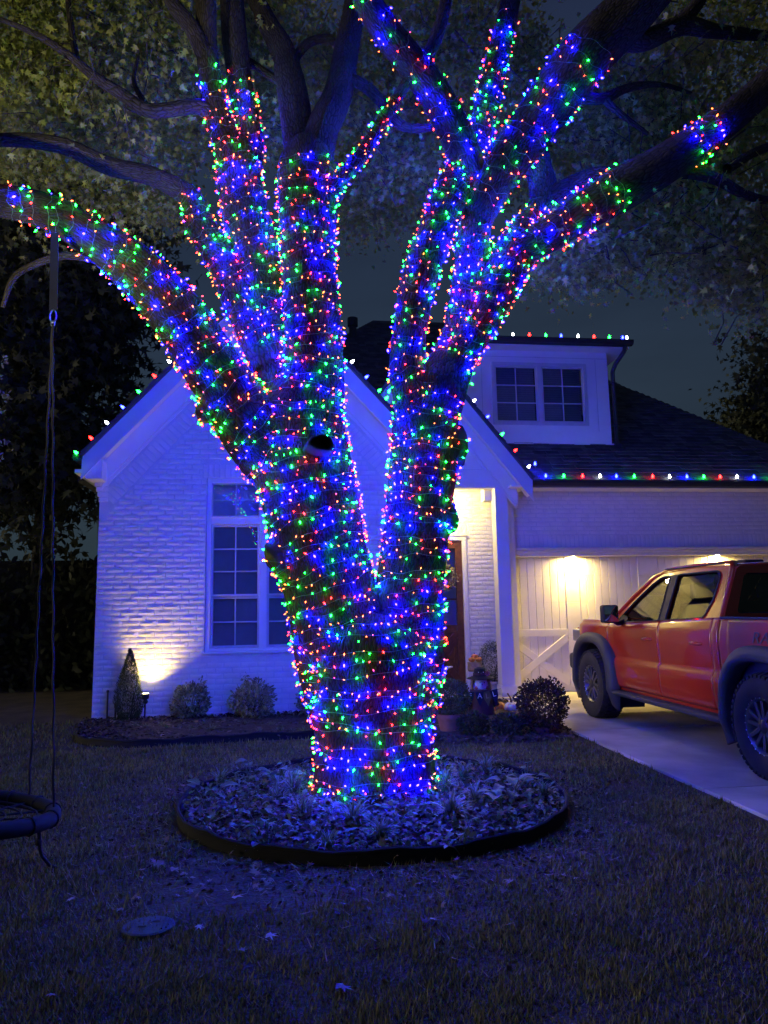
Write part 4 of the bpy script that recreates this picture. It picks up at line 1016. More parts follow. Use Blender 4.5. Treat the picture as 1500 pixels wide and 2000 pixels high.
blobs = [(110, 60, 190, 110, 6.6, 8.6, 230), (320, 90, 110, 140, 6.8, 9.0, 120), (60, 210, 130, 70, 6.4, 8.4, 70), (240, 280, 110, 55, 6.6, 8.4, 45), (150, 170, 120, 70, 7, 9, 60),
 (550, 90, 110, 130, 7.2, 9.2, 130), (530, 200, 60, 60, 7.2, 8.4, 40), (770, 300, 70, 80, 7.2, 9, 75), (740, 120, 90, 130, 7.2, 9, 80), (900, 60, 130, 100, 7.2, 9.2, 110), (1000, 150, 90, 100, 7.2, 9.2, 65),
 (1180, 230, 110, 110, 6.8, 9, 95), (1280, 120, 110, 150, 6.4, 9, 110), (1430, 130, 110, 170, 6.2, 9, 130), (1260, 290, 100, 80, 6.6, 9, 70), (1180, 455, 110, 60, 6.4, 8.6, 95), (1090, 500, 70, 40, 7, 8.8, 40), (1290, 450, 70, 75, 6.4, 8.6, 70),
 (1410, 400, 120, 110, 6.2, 8.6, 150), (1430, 520, 90, 60, 6.2, 8.6, 80), (1490, 590, 30, 25, 6.4, 7.4, 16), (1060, 300, 60, 60, 7.6, 9, 30), (860, 250, 60, 60, 7.4, 8.6, 25)]
_, n1 = leaf_mass('leaf', blobs, 'leaf', STAR, .088, TR, per=21, holes=HOLES, seed=5)
back = [(150, 330, 200, 110, 9, 12, 150), (330, 300, 80, 130, 9, 11, 70), (720, 400, 80, 70, 9.5, 11.5, 60), (600, 200, 200, 120, 9.5, 12, 110), (1000, 300, 160, 100, 9.5, 12, 90), (1120, 480, 130, 70, 9.5, 11.5, 80), (1350, 300, 180, 150, 9.5, 12, 130), (760, 330, 110, 60, 9.5, 11, 40), (1250, 400, 120, 80, 9, 11, 50)]
_, n2 = leaf_mass('leaf', back, 'leaf', STAR, .10, TR, per=24, spread=.3, holes=HOLES, seed=6, twigs=False)
# the crown goes on above and beside the picture
r = np.random.default_rng(77); P = r.uniform([-1, 3, 8.6], [9, 11, 12], (9000, 3)); P[:, 2] += .6*np.sin(P[:, 0]*1.3)+.4*np.cos(P[:, 1]*1.7)
pr = [(750+F*np.dot(q-np.array([0, 0, CH]), RT)/np.dot(q-np.array([0, 0, CH]), FW), 1000-F*np.dot(q-np.array([0, 0, CH]), UP)/np.dot(q-np.array([0, 0, CH]), FW)) for q in P]
keep = np.array([not (-60 < a < 1560 and b > -60) for a, b in pr]); P = P[keep]
d = r.normal(size=(len(P), 3)); d[:, 2] -= .5
V, Fc = scatter(STAR[0], STAR[1], P, d, .13*r.uniform(.7, 1.2, len(P)), up=r.normal(size=(len(P), 3)))
link('leaf', np_mesh('leaf', V, Fc), MT['leaf'], TR, kind='stuff', recal=False)
print('leaves', n1, n2, len(P))

# ================================================================== TREES BEYOND
def far_tree(name, label, trunk_px, Y, r0, blobs, size, seed, holes=(), group=None, cat='tree'):
    b = trunk_px[0]; p0 = at(b[0], b[1], Y); p0.z = gz(Y)
    T = thing(name, label, cat, tuple(p0), group)
    pts = [tuple(p0)]+[tuple(at(px, py, Y)) for px, py in trunk_px[1:]]
    m = MB(); m.tube(pts, [r0*(1-.75*i/(len(pts)-1)) for i in range(len(pts))], 9); m.obj('trunk', MT['bark_far'], T, smooth=60)
    rr = random.Random(seed)
    for k in range(5):
        a = Vector(pts[1+k % (len(pts)-1)]); bl = rr.choice(blobs); e = at(bl[0]+rr.uniform(-.5, .5)*bl[2], bl[1]+rr.uniform(-.5, .5)*bl[3], Y+rr.uniform(-.5, .5))
        m = MB(); m.tube([a, (a+e)/2+Vector((0, 0, .2)), e], [r0*.35, r0*.22, r0*.08], 6); m.obj('branch', MT['bark_far'], T, smooth=60)
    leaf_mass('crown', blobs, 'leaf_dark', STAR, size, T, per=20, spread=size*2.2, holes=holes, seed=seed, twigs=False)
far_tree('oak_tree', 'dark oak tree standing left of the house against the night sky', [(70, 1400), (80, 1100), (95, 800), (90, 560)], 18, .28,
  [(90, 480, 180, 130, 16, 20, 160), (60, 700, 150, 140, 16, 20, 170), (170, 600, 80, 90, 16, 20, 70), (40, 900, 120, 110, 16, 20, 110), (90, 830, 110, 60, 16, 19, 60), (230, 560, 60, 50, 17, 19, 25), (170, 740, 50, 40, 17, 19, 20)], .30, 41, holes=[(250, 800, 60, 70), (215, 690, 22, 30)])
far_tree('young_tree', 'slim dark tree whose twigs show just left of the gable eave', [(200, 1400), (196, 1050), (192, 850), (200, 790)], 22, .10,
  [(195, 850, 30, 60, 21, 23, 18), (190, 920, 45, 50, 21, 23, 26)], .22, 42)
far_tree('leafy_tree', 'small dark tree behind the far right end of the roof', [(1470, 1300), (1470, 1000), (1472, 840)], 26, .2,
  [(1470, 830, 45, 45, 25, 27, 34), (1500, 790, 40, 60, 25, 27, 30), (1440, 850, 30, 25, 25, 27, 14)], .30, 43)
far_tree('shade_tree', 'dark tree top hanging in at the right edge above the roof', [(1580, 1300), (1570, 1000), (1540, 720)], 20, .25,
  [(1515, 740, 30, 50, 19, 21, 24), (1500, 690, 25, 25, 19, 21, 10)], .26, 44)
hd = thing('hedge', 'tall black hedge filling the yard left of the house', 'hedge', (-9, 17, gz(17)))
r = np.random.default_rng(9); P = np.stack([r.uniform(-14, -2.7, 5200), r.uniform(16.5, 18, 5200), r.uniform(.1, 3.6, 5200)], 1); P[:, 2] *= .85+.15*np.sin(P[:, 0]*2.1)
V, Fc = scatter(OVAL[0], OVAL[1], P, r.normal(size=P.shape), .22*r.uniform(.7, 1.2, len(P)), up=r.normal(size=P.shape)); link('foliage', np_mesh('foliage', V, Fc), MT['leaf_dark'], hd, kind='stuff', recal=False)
for k in range(9):
    x = -13.5+k*1.3; m = MB(); m.tube([(x, 17.3, 0), (x+.05, 17.3, 1.5), (x-.05, 17.3, 2.9)], [.05, .04, .02], 6); m.obj('stem', MT['bark_far'], hd)
m = MB(); m.box((-14.5, 18.1, 0), (-2.7, 18.2, 3.0)); m.obj('inner_screen', MT['bark_far'], hd)
# lit sprigs of a shrub at the left edge
ls = thing('crape_myrtle', 'slim shrub at the left edge with warm-lit leaf sprays', 'shrub', tuple(gnd(-40, 1500, 0)))
base = gnd(-40, 1500, 0); YL = base.y
m = MB(); top_ = at(-25, 680, YL); m.tube([base, at(-45, 1200, YL), at(-40, 900, YL), top_], [.03, .022, .015, .008], 7); m.obj('stem', MT['bark_far'], ls)
P = []; D_ = []
for (px, py, n) in ((4, 705, 14), (-8, 740, 12), (8, 775, 14), (-5, 800, 12), (6, 865, 16), (0, 895, 14), (-20, 850, 20), (-30, 760, 25)):
    c = at(px, py, YL)
    for k in range(n): P.append(np.array(c)+RNG.normal(size=3)*.03); D_.append([RNG.uniform(-.2, 1), RNG.normal()*.4, RNG.normal()*.6])
V, Fc = scatter(OVAL[0], OVAL[1], np.array(P), np.array(D_), RNG.uniform(.04, .07, len(P)), up=RNG.normal(size=(len(P), 3))); link('leaf', np_mesh('leaf', V, Fc), MT['leaf_pale'], ls, kind='stuff', recal=False)

# ================================================================== ROOFLINE C9 LIGHTS
def c9_mesh(col):
    prof = [(.001, 0), (.0125, .004), (.017, .016), (.0175, .024), (.012, .042), (.005, .055), (.0005, .060)]
    m = MB(); m.lathe(prof, n=12); me = m.mesh('bulb'); me.polygons.foreach_set('use_smooth', [True]*len(me.polygons)); me.materials.append(C9[col]); return me
C9M = {c: c9_mesh(c) for c in C9}
skm = MB(); skm.lathe([(.011, -.03), (.012, 0), (.011, .003)], n=8); SOCK = skm.mesh('socket'); SOCK.materials.append(MT['wire'])
def c9_string(label, items, Y, axis, wire_pts, sc=1.25):
    T = thing('roofline_lights', label, 'string lights', tuple(items[0][0]), 'roofline strings of large bulbs')
    w_ = MB(); w_.tube(wire_pts, .004, 5); w_.obj('wire', MT['wire'], T)
    for p, c in items:
        d = Vector(axis).normalized(); q = d.to_track_quat('Z', 'Y')
        for me, nm in ((C9M[c], 'bulb'), (SOCK, 'socket')):
            o = inst(nm, me, p, T, scale=(sc,)*3); o.rotation_mode = 'QUATERNION'; o.rotation_quaternion = q
yb_ = YG-.5
def at_items(lst, Y, dz=0): return [(at(x, y, Y)+Vector((0, 0, dz)), c) for x, y, c in lst]
seq = [(1067, 'blue'), (1102, 'green'), (1139, 'red'), (1173, 'white'), (1205, 'blue'), (1240, 'green'), (1276, 'red'), (1309, 'white'), (1343, 'blue'), (1376, 'green'), (1408, 'red'), (1441, 'white'), (1474, 'blue'), (1508, 'green'), (1541, 'red')]
it = [(at(x, 940, yb_), c) for x, c in seq]; zb_ = z0m+.045
it = [(Vector((p.x, YG-.49, zb_)), c) for p, c in it]
c9_string('large bulbs standing in a row along the garage gutter', it, 0, (0, 0, 1), [(it[0][0].x-.15, YG-.49, zb_-.03), (it[-1][0].x+.2, YG-.49, zb_-.03)])
sd = [(937, 'red'), (970, 'blue'), (1002, 'white'), (1034, 'red'), (1066, 'green'), (1096, 'blue'), (1129, 'white'), (1160, 'red'), (1190, 'green'), (1216, 'blue'), (1224, 'white')]
it = [(Vector((at(x, 655, YDm-.36).x, YDm-.36, ez+.03)), c) for x, c in sd]
c9_string('large bulbs standing along the dormer gutter', it, 0, (0, 0, 1), [(it[0][0].x-.15, YDm-.36, ez), (it[-1][0].x+.1, YDm-.36, ez)])
def rake_items(xc, zp, slope, Y, lst, s_):
    out_ = []
    for px, py, c in lst:
        x = at(px, py, Y).x; out_.append((Vector((x, Y, zp-slope*abs(x-xc)+.075)), c))
    return out_
it = rake_items(XC, pk.z, SL, YW-.38, [(152, 885, 'green'), (181, 856, 'red'), (212, 824, 'white'), (243, 791, 'blue'), (274, 762, 'green'), (305, 731, 'red'), (334, 701, 'white'), (366, 668, 'blue'), (398, 636, 'green')], -1)
c9_string('large bulbs climbing the left slope of the front gable', it, 0, (-.7, 0, .6), [p+Vector((.02, 0, -.04)) for p, c in it], 1.25)
it = rake_items(XC, pk.z, SL, YW-.38, [(552, 556, 'red'), (582, 588, 'green'), (620, 640, 'white'), (657, 680, 'red'), (685, 713, 'white'), (713, 745, 'blue'), (738, 775, 'green'), (752, 792, 'green')], 1)
c9_string('large bulbs running down the right slope of the front gable', it, 0, (.7, 0, .6), [p+Vector((-.02, 0, -.04)) for p, c in it])
it = rake_items(XC2, Z2, SL2, YP-.33, [(895, 738, 'red'), (923, 768, 'white'), (949, 797, 'blue'), (977, 828, 'green'), (1003, 857, 'red'), (1029, 887, 'white')], 1)
c9_string('large bulbs running down the porch gable toward the garage', it, 0, (.7, 0, .6), [p+Vector((-.02, 0, -.04)) for p, c in it])
pb_ = at(1047, 908, YG-.45)
c9_string('single blue bulb on the roof corner beside the porch gable', [(Vector((pb_.x, YG-.4, pb_.z)), 'blue')], 0, (0, 0, 1), [(pb_.x, YG-.4, pb_.z-.15), (pb_.x, YG-.4, pb_.z-.03)])

# ================================================================== FLOODLIGHT AND ITS SURROUNDINGS
fp = at(284, 1352, YW-.22)
fl = thing('flood_light', 'black ground floodlight throwing a yellow glare on the brick beside the cone evergreen', 'lamp', (fp.x, fp.y, gz(fp.y)+.03))
m = MB(); m.tube([(fp.x, fp.y, gz(fp.y)-.05), (fp.x, fp.y, fp.z-.06)], .012, 8); m.obj('stake', MT['black'], fl)
m = MB(); m.lathe([(.02, -.09), (.05, -.07), (.055, -.02), (.052, 0)], (fp.x, fp.y, fp.z-.02), 16); m.obj('lamp_housing', MT['black'], fl, smooth=40)
m = MB(); m.lathe([(.001, .004), (.048, .004)], (fp.x, fp.y, fp.z-.02), 16, cap=False); m.obj('lamp_lens', emit_mat('flood_lens', (1, .85, .45), 30), fl)
m = MB(); m.ball((fp.x+.01, fp.y-.02, fp.z-.13), .035, 10, 8); m.obj('swivel', MT['black'], fl, smooth=True)
spot('floodlight', (fp.x+.02, fp.y-.02, fp.z+.02), (fp.x+.06, fp.y+.11, fp.z+.62), 105, (1, .70, .16), 112, 1.0, .03)

# garden uplight at the photographer's left that washes the crown and the undersides of the limbs
ul = thing('garden_uplight', 'small black garden uplight on the lawn shining into the tree crown', 'lamp', (-2.6, 1.3, 0))
m = MB(); m.tube([(-2.6, 1.3, -.05), (-2.6, 1.3, .12)], .012, 8); m.obj('stake', MT['black'], ul)
m = MB(); m.tube([(-2.6, 1.24, .10), (-2.56, 1.34, .22)], [.045, .06], 14); m.obj('lamp_housing', MT['black'], ul, smooth=40)
spot('uplight', (-2.56, 1.36, .25), (-2.9, 7.4, 7.5), 1350, (1, .86, .46), 50, .9, .04)

# leafy bushes ------------------------------------------------------
def bush(name, label, cat, base, rx, rz, n, size, material, seed, tmpl=OVAL, cone=False, stems=5, sprout=0, group=None, lumpy=.18, pot=None):
    T = thing(name, label, cat, tuple(base), group); r = np.random.default_rng(seed)
    z0 = base[2]; ctr = np.array([base[0], base[1], z0+rz])
    d = r.normal(size=(n, 3)); d /= np.linalg.norm(d, axis=1, keepdims=True)
    q = r.uniform(.35, 1, n)**.45
    lump = np.array([1+lumpy*noise.noise(Vector((a*2.2+seed, b*2.2, c*2.2)))*1.6+.08*noise.noise(Vector((a*7+seed, b*7, c*7))) for a, b, c in d])
    if cone:
        t = r.uniform(0, 1, n)**1.25; a = r.uniform(0, 2*pi, n)
        prof = np.where(t < .28, .66+.34*np.sin(t/.28*pi/2), np.maximum(.02, ((1-t)/.72))**.8)*(1+.1*np.sin(a*3+t*9))
        q = r.uniform(.3, 1, n)**.4
        P = np.stack([base[0]+rx*prof*q*np.cos(a), base[1]+rx*prof*q*np.sin(a), z0+.06+2*rz*t], 1); dd = np.stack([np.cos(a)*.45, np.sin(a)*.45, np.ones(n)], 1)+r.normal(size=(n, 3))*.3
    else:
        P = ctr+d*(q*lump)[:, None]*np.array([rx, rx, rz]); P = P[P[:, 2] > z0+.03]; d = d[:len(P)]; dd = (P-ctr)/rz+r.normal(size=P.shape)*.8+np.array([0, 0, .4])
    if sprout:
        for k in range(sprout):
            x = base[0]+r.uniform(-.5, .8)*rx; h = z0+2*rz*r.uniform(1.02, 1.25); m_ = int(26)
            pp = np.stack([x+r.normal(size=m_)*.025, base[1]+r.normal(size=m_)*.03, r.uniform(z0+rz*1.5, h, m_)], 1); P = np.vstack([P, pp]); dd = np.vstack([dd, r.normal(size=(m_, 3))+np.array([0, 0, .6])])
    V, Fc = scatter(tmpl[0], tmpl[1], P, dd, size*r.uniform(.6, 1.3, len(P)), up=r.normal(size=P.shape))
    link('foliage', np_mesh('foliage', V, Fc), MT[material], T, kind='stuff', recal=False)
    for k in range(stems):
        a = 2*pi*k/max(stems, 1); m = MB(); m.tube([(base[0]+.03*cos(a), base[1]+.03*sin(a), z0-.03), (base[0]+rx*.25*cos(a), base[1]+rx*.25*sin(a), z0+rz*.6), (base[0]+rx*.55*cos(a), base[1]+rx*.55*sin(a), z0+rz*1.25)], [.014, .01, .004], 6); m.obj('stem', MT['bark_far'], T)
    return T
def at_ground(px, py, lift=.08):
    return gnd(px, py, lift)
b = at_ground(250, 1412, .10); s_ = cdepth(b)/F
bush('cone_evergreen', 'narrow cone-shaped evergreen shrub beside the floodlight', 'shrub', b, 29*s_, 66*s_, 7000, .036, 'evergreen', 1, NEEDLE, cone=True, stems=1)
for i, (px, py, rx, rz, lab, spr) in enumerate([(372, 1406, 36, 34, 'pale variegated shrub under the left side of the window', 2), (493, 1406, 42, 36, 'pale variegated shrub under the right side of the window', 2), (618, 1404, 36, 33, 'pale variegated shrub half hidden behind the left side of the trunk', 1)]):
    b = at_ground(px, py, .10); s_ = cdepth(b)/F
    bush('variegated_shrub', lab, 'shrub', b, rx*s_, rz*s_, 1500, .058, 'leaf_pale', 10+i, OVAL, sprout=spr, group='variegated shrubs along the wall')
# black stakes / drain weep by the wall
for px, lab in ((209, 'black stake standing by the left corner of the wall'), (225, 'short black stake left of the cone evergreen')):
    b = at(px, 1402, YW-.12); b.z = gz(b.y); h = .42 if px == 209 else .2
    m = MB(); m.tube([b, b+Vector((0, 0, h))], .013, 7); m.lathe([(.02, 0), (.02, .03), (.005, .035)], (b.x, b.y, b.z+h), 8); props(m.obj('garden_stake', MT['black'], None), lab, 'stake')

def pot(T, c, r_, h, m_='terracotta'):
    m = MB(); m.lathe([(r_*.72, 0), (r_*.95, h*.8), (r_*1.08, h*.8), (r_*1.08, h), (r_*.95, h), (r_*.9, h*.85), (.001, h*.85)], c, 24); m.obj('pot', MT[m_], T, smooth=35)
b = at_ground(880, 1432, .08); s_ = cdepth(b)/F
T = bush('potted_mum', 'grey-green round potted mum just right of the trunk', 'potted plant', (b.x, b.y, b.z+.20), 41*s_, 36*s_, 5200, .030, 'leaf_mum', 21, SMALL, stems=4, lumpy=.08); pot(T, (b.x, b.y, b.z-.02), 26*s_, .26)
b = at_ground(1061, 1436, .06); s_ = cdepth(b)/F
T = bush('potted_mum', 'large dark reddish round mum at the edge of the driveway', 'potted plant', (b.x, b.y, b.z+.04), 50*s_, 51*s_, 5200, .038, 'leaf_red', 22, SMALL, stems=4, lumpy=.12); pot(T, (b.x, b.y, b.z-.05), 24*s_, .16)
b = at_ground(925, 1440, .06); s_ = cdepth(b)/F
bush('box_shrub', 'low dark shrub in front of the scarecrow', 'shrub', b, 32*s_, 24*s_, 2400, .036, 'leaf_dark', 23, SMALL)
b = at_ground(994, 1440, .06); s_ = cdepth(b)/F
bush('box_shrub', 'low dark shrub in front of the white pumpkin', 'shrub', b, 30*s_, 23*s_, 2200, .036, 'leaf_dark', 24, SMALL)

# scarecrow ---------------------------------------------------------
b = at_ground(938, 1415, .10); b.y += .6; b = at(938, 1408, b.y); sy = b.y; s_ = cdepth(b)/F
SC = thing('scarecrow', 'small smiling scarecrow doll with black hat holding a banner of flags, among the potted mums', 'scarecrow', (b.x, sy, gz(sy)+.05))
hc = at(938, 1336, sy); R_ = 16.5*s_
m = MB(); m.tube([(hc.x, sy, hc.z-R_*.8), (hc.x+.005, sy, hc.z-R_*1.6), (hc.x, sy, gz(sy)+.42), (hc.x, sy, gz(sy)+.08)], [.05, .12, .15, .19], 16); m.obj('coat', MT['cloth_purple'], SC, smooth=50)
for s2 in (-1, 1):
    m = MB(); m.tube([(hc.x+s2*.08, sy, hc.z-R_*1.35), (hc.x+s2*.17, sy-.02, hc.z-R_*1.75), (hc.x+s2*.21, sy-.06, hc.z-R_*2.5)], [.045, .045, .05], 10); m.obj('sleeve', MT['cloth_purple'], SC, smooth=50)
    h_ = np.array([[hc.x+s2*.21, sy-.06, hc.z-R_*2.6]]*22)+RNG.normal(size=(22, 3))*.008
    V, Fc = scatter(NEEDLE[0], NEEDLE[1], h_, RNG.normal(size=(22, 3))*.4+np.array([s2*.5, -.2, -1]), RNG.uniform(.05, .09, 22)); link('straw_hand', np_mesh('straw_hand', V, Fc), MT['hay'], SC, kind='stuff', recal=False)
    m = MB(); m.tube([(hc.x+s2*.06, sy-.02, gz(sy)+.3), (hc.x+s2*.07, sy-.03, gz(sy)+.05)], [.05, .045], 10); m.obj('trouser_leg', MT['navy'], SC, smooth=50)
m = MB(); m.ball(hc, R_, 24, 16, (1, .85, 1)); m.obj('head', MT['face'], SC, smooth=True)
for s2 in (-1, 1):
    m = MB(); m.ball((hc.x+s2*R_*.62, sy-R_*.60, hc.z-R_*.38), R_*.22, 12, 8, (1, .35, 1)); m.obj('cheek', MT['blush'], SC, smooth=True)
    m = MB(); m.ball((hc.x+s2*R_*.26+.004, sy-R_*.80, hc.z+R_*.22), R_*.075, 8, 6, (1, .5, 1.2)); m.obj('eye', MT['felt'], SC, smooth=True)
m = MB(); m.prism([(hc.x-.006, hc.z+.012), (hc.x+.010, hc.z+.012), (hc.x+.002, hc.z-.018)], 'y', sy-R_*.9, sy-R_*.84); m.obj('nose', MT['felt'], SC)
m = MB(); m.tube([(hc.x+R_*.45*cos(a), sy-R_*.80+.02*abs(cos(a)), hc.z-R_*.25+R_*.35*sin(a)) for a in np.linspace(pi*1.15, pi*1.85, 9)], .0035, 5); m.obj('mouth', MT['blush'], SC)
hz_ = hc.z+R_*.80
m = MB(); m.lathe([(R_*.7, .0), (R_*1.62, -.022), (R_*1.66, -.012), (R_*.86, .02), (R_*.80, .05), (R_*.62, R_*1.05), (R_*.3, R_*1.2), (.001, R_*1.12)], (hc.x, sy, hz_), 26); m.obj('hat', MT['felt'], SC, smooth=40)
m = MB(); m.lathe([(R_*.84, .026), (R_*.82, .06)], (hc.x, sy, hz_), 26, cap=False); m.obj('hat_band', MT['cloth_purple'], SC, smooth=40)
for k in range(3):
    m = MB(); m.ball((hc.x-R_*.35+k*R_*.3, sy-R_*.72, hz_+R_*(.62-.1*(k % 2))), .0065, 8, 6); m.obj('hat_button', MT['letters'], SC, smooth=True)
fl_ = MB()
for k in range(9):
    a = 2*pi*k/9; c = Vector((hc.x+R_*.75, sy-R_*.6, hz_+R_*.45)); fl_.add([c, c+Vector((.035*cos(a-.25), -.012, .035*sin(a-.25))), c+Vector((.045*cos(a), -.018, .045*sin(a))), c+Vector((.035*cos(a+.25), -.012, .035*sin(a+.25)))], [(0,1,2,3)])
fl_.obj('hat_flower', MT['blush'], SC)
hr = []; hd_ = []
for k in range(150):
    s2 = 1 if k % 5 else -1; hr.append([hc.x+s2*R_*RNG.uniform(.75, 1.0), sy-RNG.uniform(-.3, .5)*R_, hc.z+R_*.5]); hd_.append([s2*RNG.uniform(.05, .5), RNG.normal()*.2, -1])
V, Fc = scatter(NEEDLE[0], NEEDLE[1], np.array(hr), np.array(hd_), RNG.uniform(.10, .17, 150)); link('straw_hair', np_mesh('straw_hair', V, Fc), MT['hay'], SC, kind='stuff', recal=False)
m = MB(); m.prism([(hc.x-.07, hc.z-R_*.95), (hc.x+.09, hc.z-R_*.9), (hc.x+.06, hc.z-R_*1.25), (hc.x-.05, hc.z-R_*1.3)], 'y', sy-.12, sy-.10); m.obj('scarf', MT['olive'], SC, bevel=.006)
def text_obj(s_, size, loc, m, parent, rot=(pi/2, 0, 0), ext=.002, name='letter', outline=0, shear=0, sx=1):
    cu = bpy.data.curves.new(name, 'FONT'); cu.body = s_; cu.size = size; cu.extrude = ext; cu.align_x = 'CENTER'; cu.shear = shear
    to = bpy.data.objects.new('tmp', cu); COL.objects.link(to); dg = bpy.context.evaluated_depsgraph_get(); dg.update()
    me = bpy.data.meshes.new_from_object(to.evaluated_get(dg)); bpy.data.objects.remove(to)
    me.transform(Matrix.Translation(Vector(loc)) @ (Matrix.Rotation(rot[2], 4, 'Z') @ Matrix.Rotation(rot[1], 4, 'Y') @ Matrix.Rotation(rot[0], 4, 'X')) @ Matrix.Diagonal((sx, 1, 1, 1)))
    me.materials.clear(); return link(name, me, m, parent, recal=False)
BN = thing('banner', 'string of small cloth flags spelling FALL across the scarecrow', 'banner', (hc.x, sy-.16, hc.z-.4))
flags = [(918, 1361, 'F', 'navy'), (937, 1361, 'A', 'navy'), (952, 1361, 'L', 'olive'), (966, 1357, 'L', 'navy')]
m = MB(); m.tube([at(908, 1352, sy-.17)]+[at(x, y-9, sy-.17) for x, y, _, _ in flags]+[at(978, 1345, sy-.17)], .003, 5); m.obj('cord', MT['rope'], BN)
for k, (x, y, ch, cm) in enumerate(flags):
    c = at(x, y, sy-.17); w_ = 8.5*s_; t = (.05, .0, -.1, -.25)[k]
    m = MB(); pts = [(-w_, .07), (w_, .07), (w_*.8, -.02), (0, -.13), (-w_*.8, -.02)]; m.prism([(c.x+a*cos(t)+b2*sin(t), c.z+b2*cos(t)-a*sin(t)) for a, b2 in pts], 'y', sy-.172, sy-.166); fo = m.obj('flag', MT[cm], BN)
    text_obj(ch, .10, (c.x, sy-.174, c.z-.02), MT['letters'] if k != 2 else MT['hay'], fo, rot=(pi/2, t, 0))

def pumpkin(label, c, r_, m_, stem=.06, flat=.78, group=None, tilt=.3):
    T = thing('pumpkin', label, 'pumpkin', tuple(c), group)
    f = lambda a, ph: (1-.09*abs(cos(a*4.5)))*(1-.14*max(0, cos(ph))**6)
    m = MB(); m.ball((c[0], c[1], c[2]+r_*flat), r_, 54, 16, (1, 1, flat), f); m.obj('shell', MT[m_], T, smooth=True)
    z = c[2]+2*r_*flat*.93; m = MB(); m.tube([(c[0], c[1], z-.01), (c[0]-stem*tilt*.4, c[1], z+stem*.5), (c[0]-stem*tilt*1.5, c[1], z+stem)], [r_*.16, r_*.09, r_*.11], 7); m.obj('stalk', MT['stem'], T, smooth=50); return T
p = at(1000, 1394, 11.0); pumpkin('white pumpkin with a tall dark stalk at the foot of the porch post', (p.x, 11.0, p.z), .115, 'cream', .13)
p = at(973, 1394, 11.15); pumpkin('orange pumpkin left of the white one by the post', (p.x, 11.15, p.z), .12, 'pumpkin')
p = at(954, 1398, 10.9); pumpkin('orange pumpkin nearest the scarecrow', (p.x, 10.9, p.z), .11, 'pumpkin')
p = at(1022, 1420, 9.9); pumpkin('orange pumpkin mostly hidden between the low shrub and the dark mum', (p.x, 9.9, p.z), .09, 'pumpkin')
pb2 = MB(); q = at(985, 1390, 11.1); pb2.box((q.x-.35, 10.85, gz(11)+.0), (q.x+.3, 11.5, at(985, 1396, 11).z)); props(pb2.obj('hay_bale', MT['hay'], None, bevel=.03), 'low straw bale under the pumpkins by the post', 'hay bale')
# stand with mini pumpkins on the porch
sp = at(927, 1293, 12.95); ST = thing('plant_stand', 'narrow white stand with a woven top beside the front door', 'stand', (sp.x, 12.95, pz0))
m = MB(); m.lathe([(.11, sp.z-.16), (.13, sp.z-.13), (.125, sp.z-.02), (.13, sp.z)], (sp.x, 12.95, 0), 20); m.obj('basket_top', MT['hay'], ST, smooth=30)
for k in range(4):
    a = pi/4+k*pi/2; m = MB(); m.beam((sp.x+.09*cos(a), 12.95+.09*sin(a), sp.z-.16), (sp.x+.13*cos(a), 12.95+.13*sin(a), pz0), .03, .03); m.obj('leg', MT['white'], ST)
for k, (dx, dy, dz, lab) in enumerate([(-.055, -.03, 0, 'left mini pumpkin on the woven stand'), (.065, -.04, 0, 'right mini pumpkin on the woven stand'), (.01, .02, .05, 'topmost mini pumpkin on the woven stand')]):
    pumpkin(lab, (sp.x+dx, 12.95+dy, sp.z+dz), .06, 'pumpkin', .025, .75)
# topiary planter behind the post
tp = at(962, 1330, 12.98); T = bush('topiary', 'clipped egg-shaped evergreen in a stone pot behind the porch post', 'potted plant', (tp.x, 12.98, tp.z-.06), .23, .38, 5200, .03, 'evergreen', 33, NEEDLE, stems=1, lumpy=.02); pot(T, (tp.x, 12.98, pz0), .19, tp.z-pz0+.0, 'concrete')
# swan-neck gourd by the door
gp = at(872, 1332, 12.7); m = MB()
m.tube([at(872, 1342, 12.7), at(866, 1325, 12.7), at(867, 1312, 12.7), at(874, 1304, 12.7), at(884, 1302, 12.7)], [.07, .045, .03, .026, .012], 12); m.tube([(gp.x, 12.7, pz0), (gp.x, 12.7, at(872, 1338, 12.7).z)], [.12, .08], 14)
props(m.obj('gourd', MT['cream'], None, smooth=50), 'pale swan-neck gourd standing before the front door', 'gourd')
# wreath on the door
wc = at(866, 1128, YD-.05); WR = thing('wreath', 'dried leaf and berry wreath hanging on the front door', 'wreath', tuple(wc))
m = MB(); m.tube([(wc.x+.2*cos(a), wc.y+.02, wc.z+.2*sin(a)) for a in np.linspace(0, 2*pi, 25)[:-1]], .03, 8, closed=True); m.obj('ring', MT['stem'], WR, smooth=50)
a = RNG.uniform(0, 2*pi, 420); P = np.stack([wc.x+(.2+RNG.normal(size=420)*.035)*np.cos(a), wc.y-.01+RNG.normal(size=420)*.02, wc.z+(.2+RNG.normal(size=420)*.035)*np.sin(a)], 1)
V, Fc = scatter(OVAL[0], OVAL[1], P, RNG.normal(size=P.shape)+np.array([0, -.5, 0]), RNG.uniform(.04, .075, 420), up=RNG.normal(size=P.shape)); link('leaf', np_mesh('leaf', V, Fc), MT['wreath'], WR, kind='stuff', recal=False)

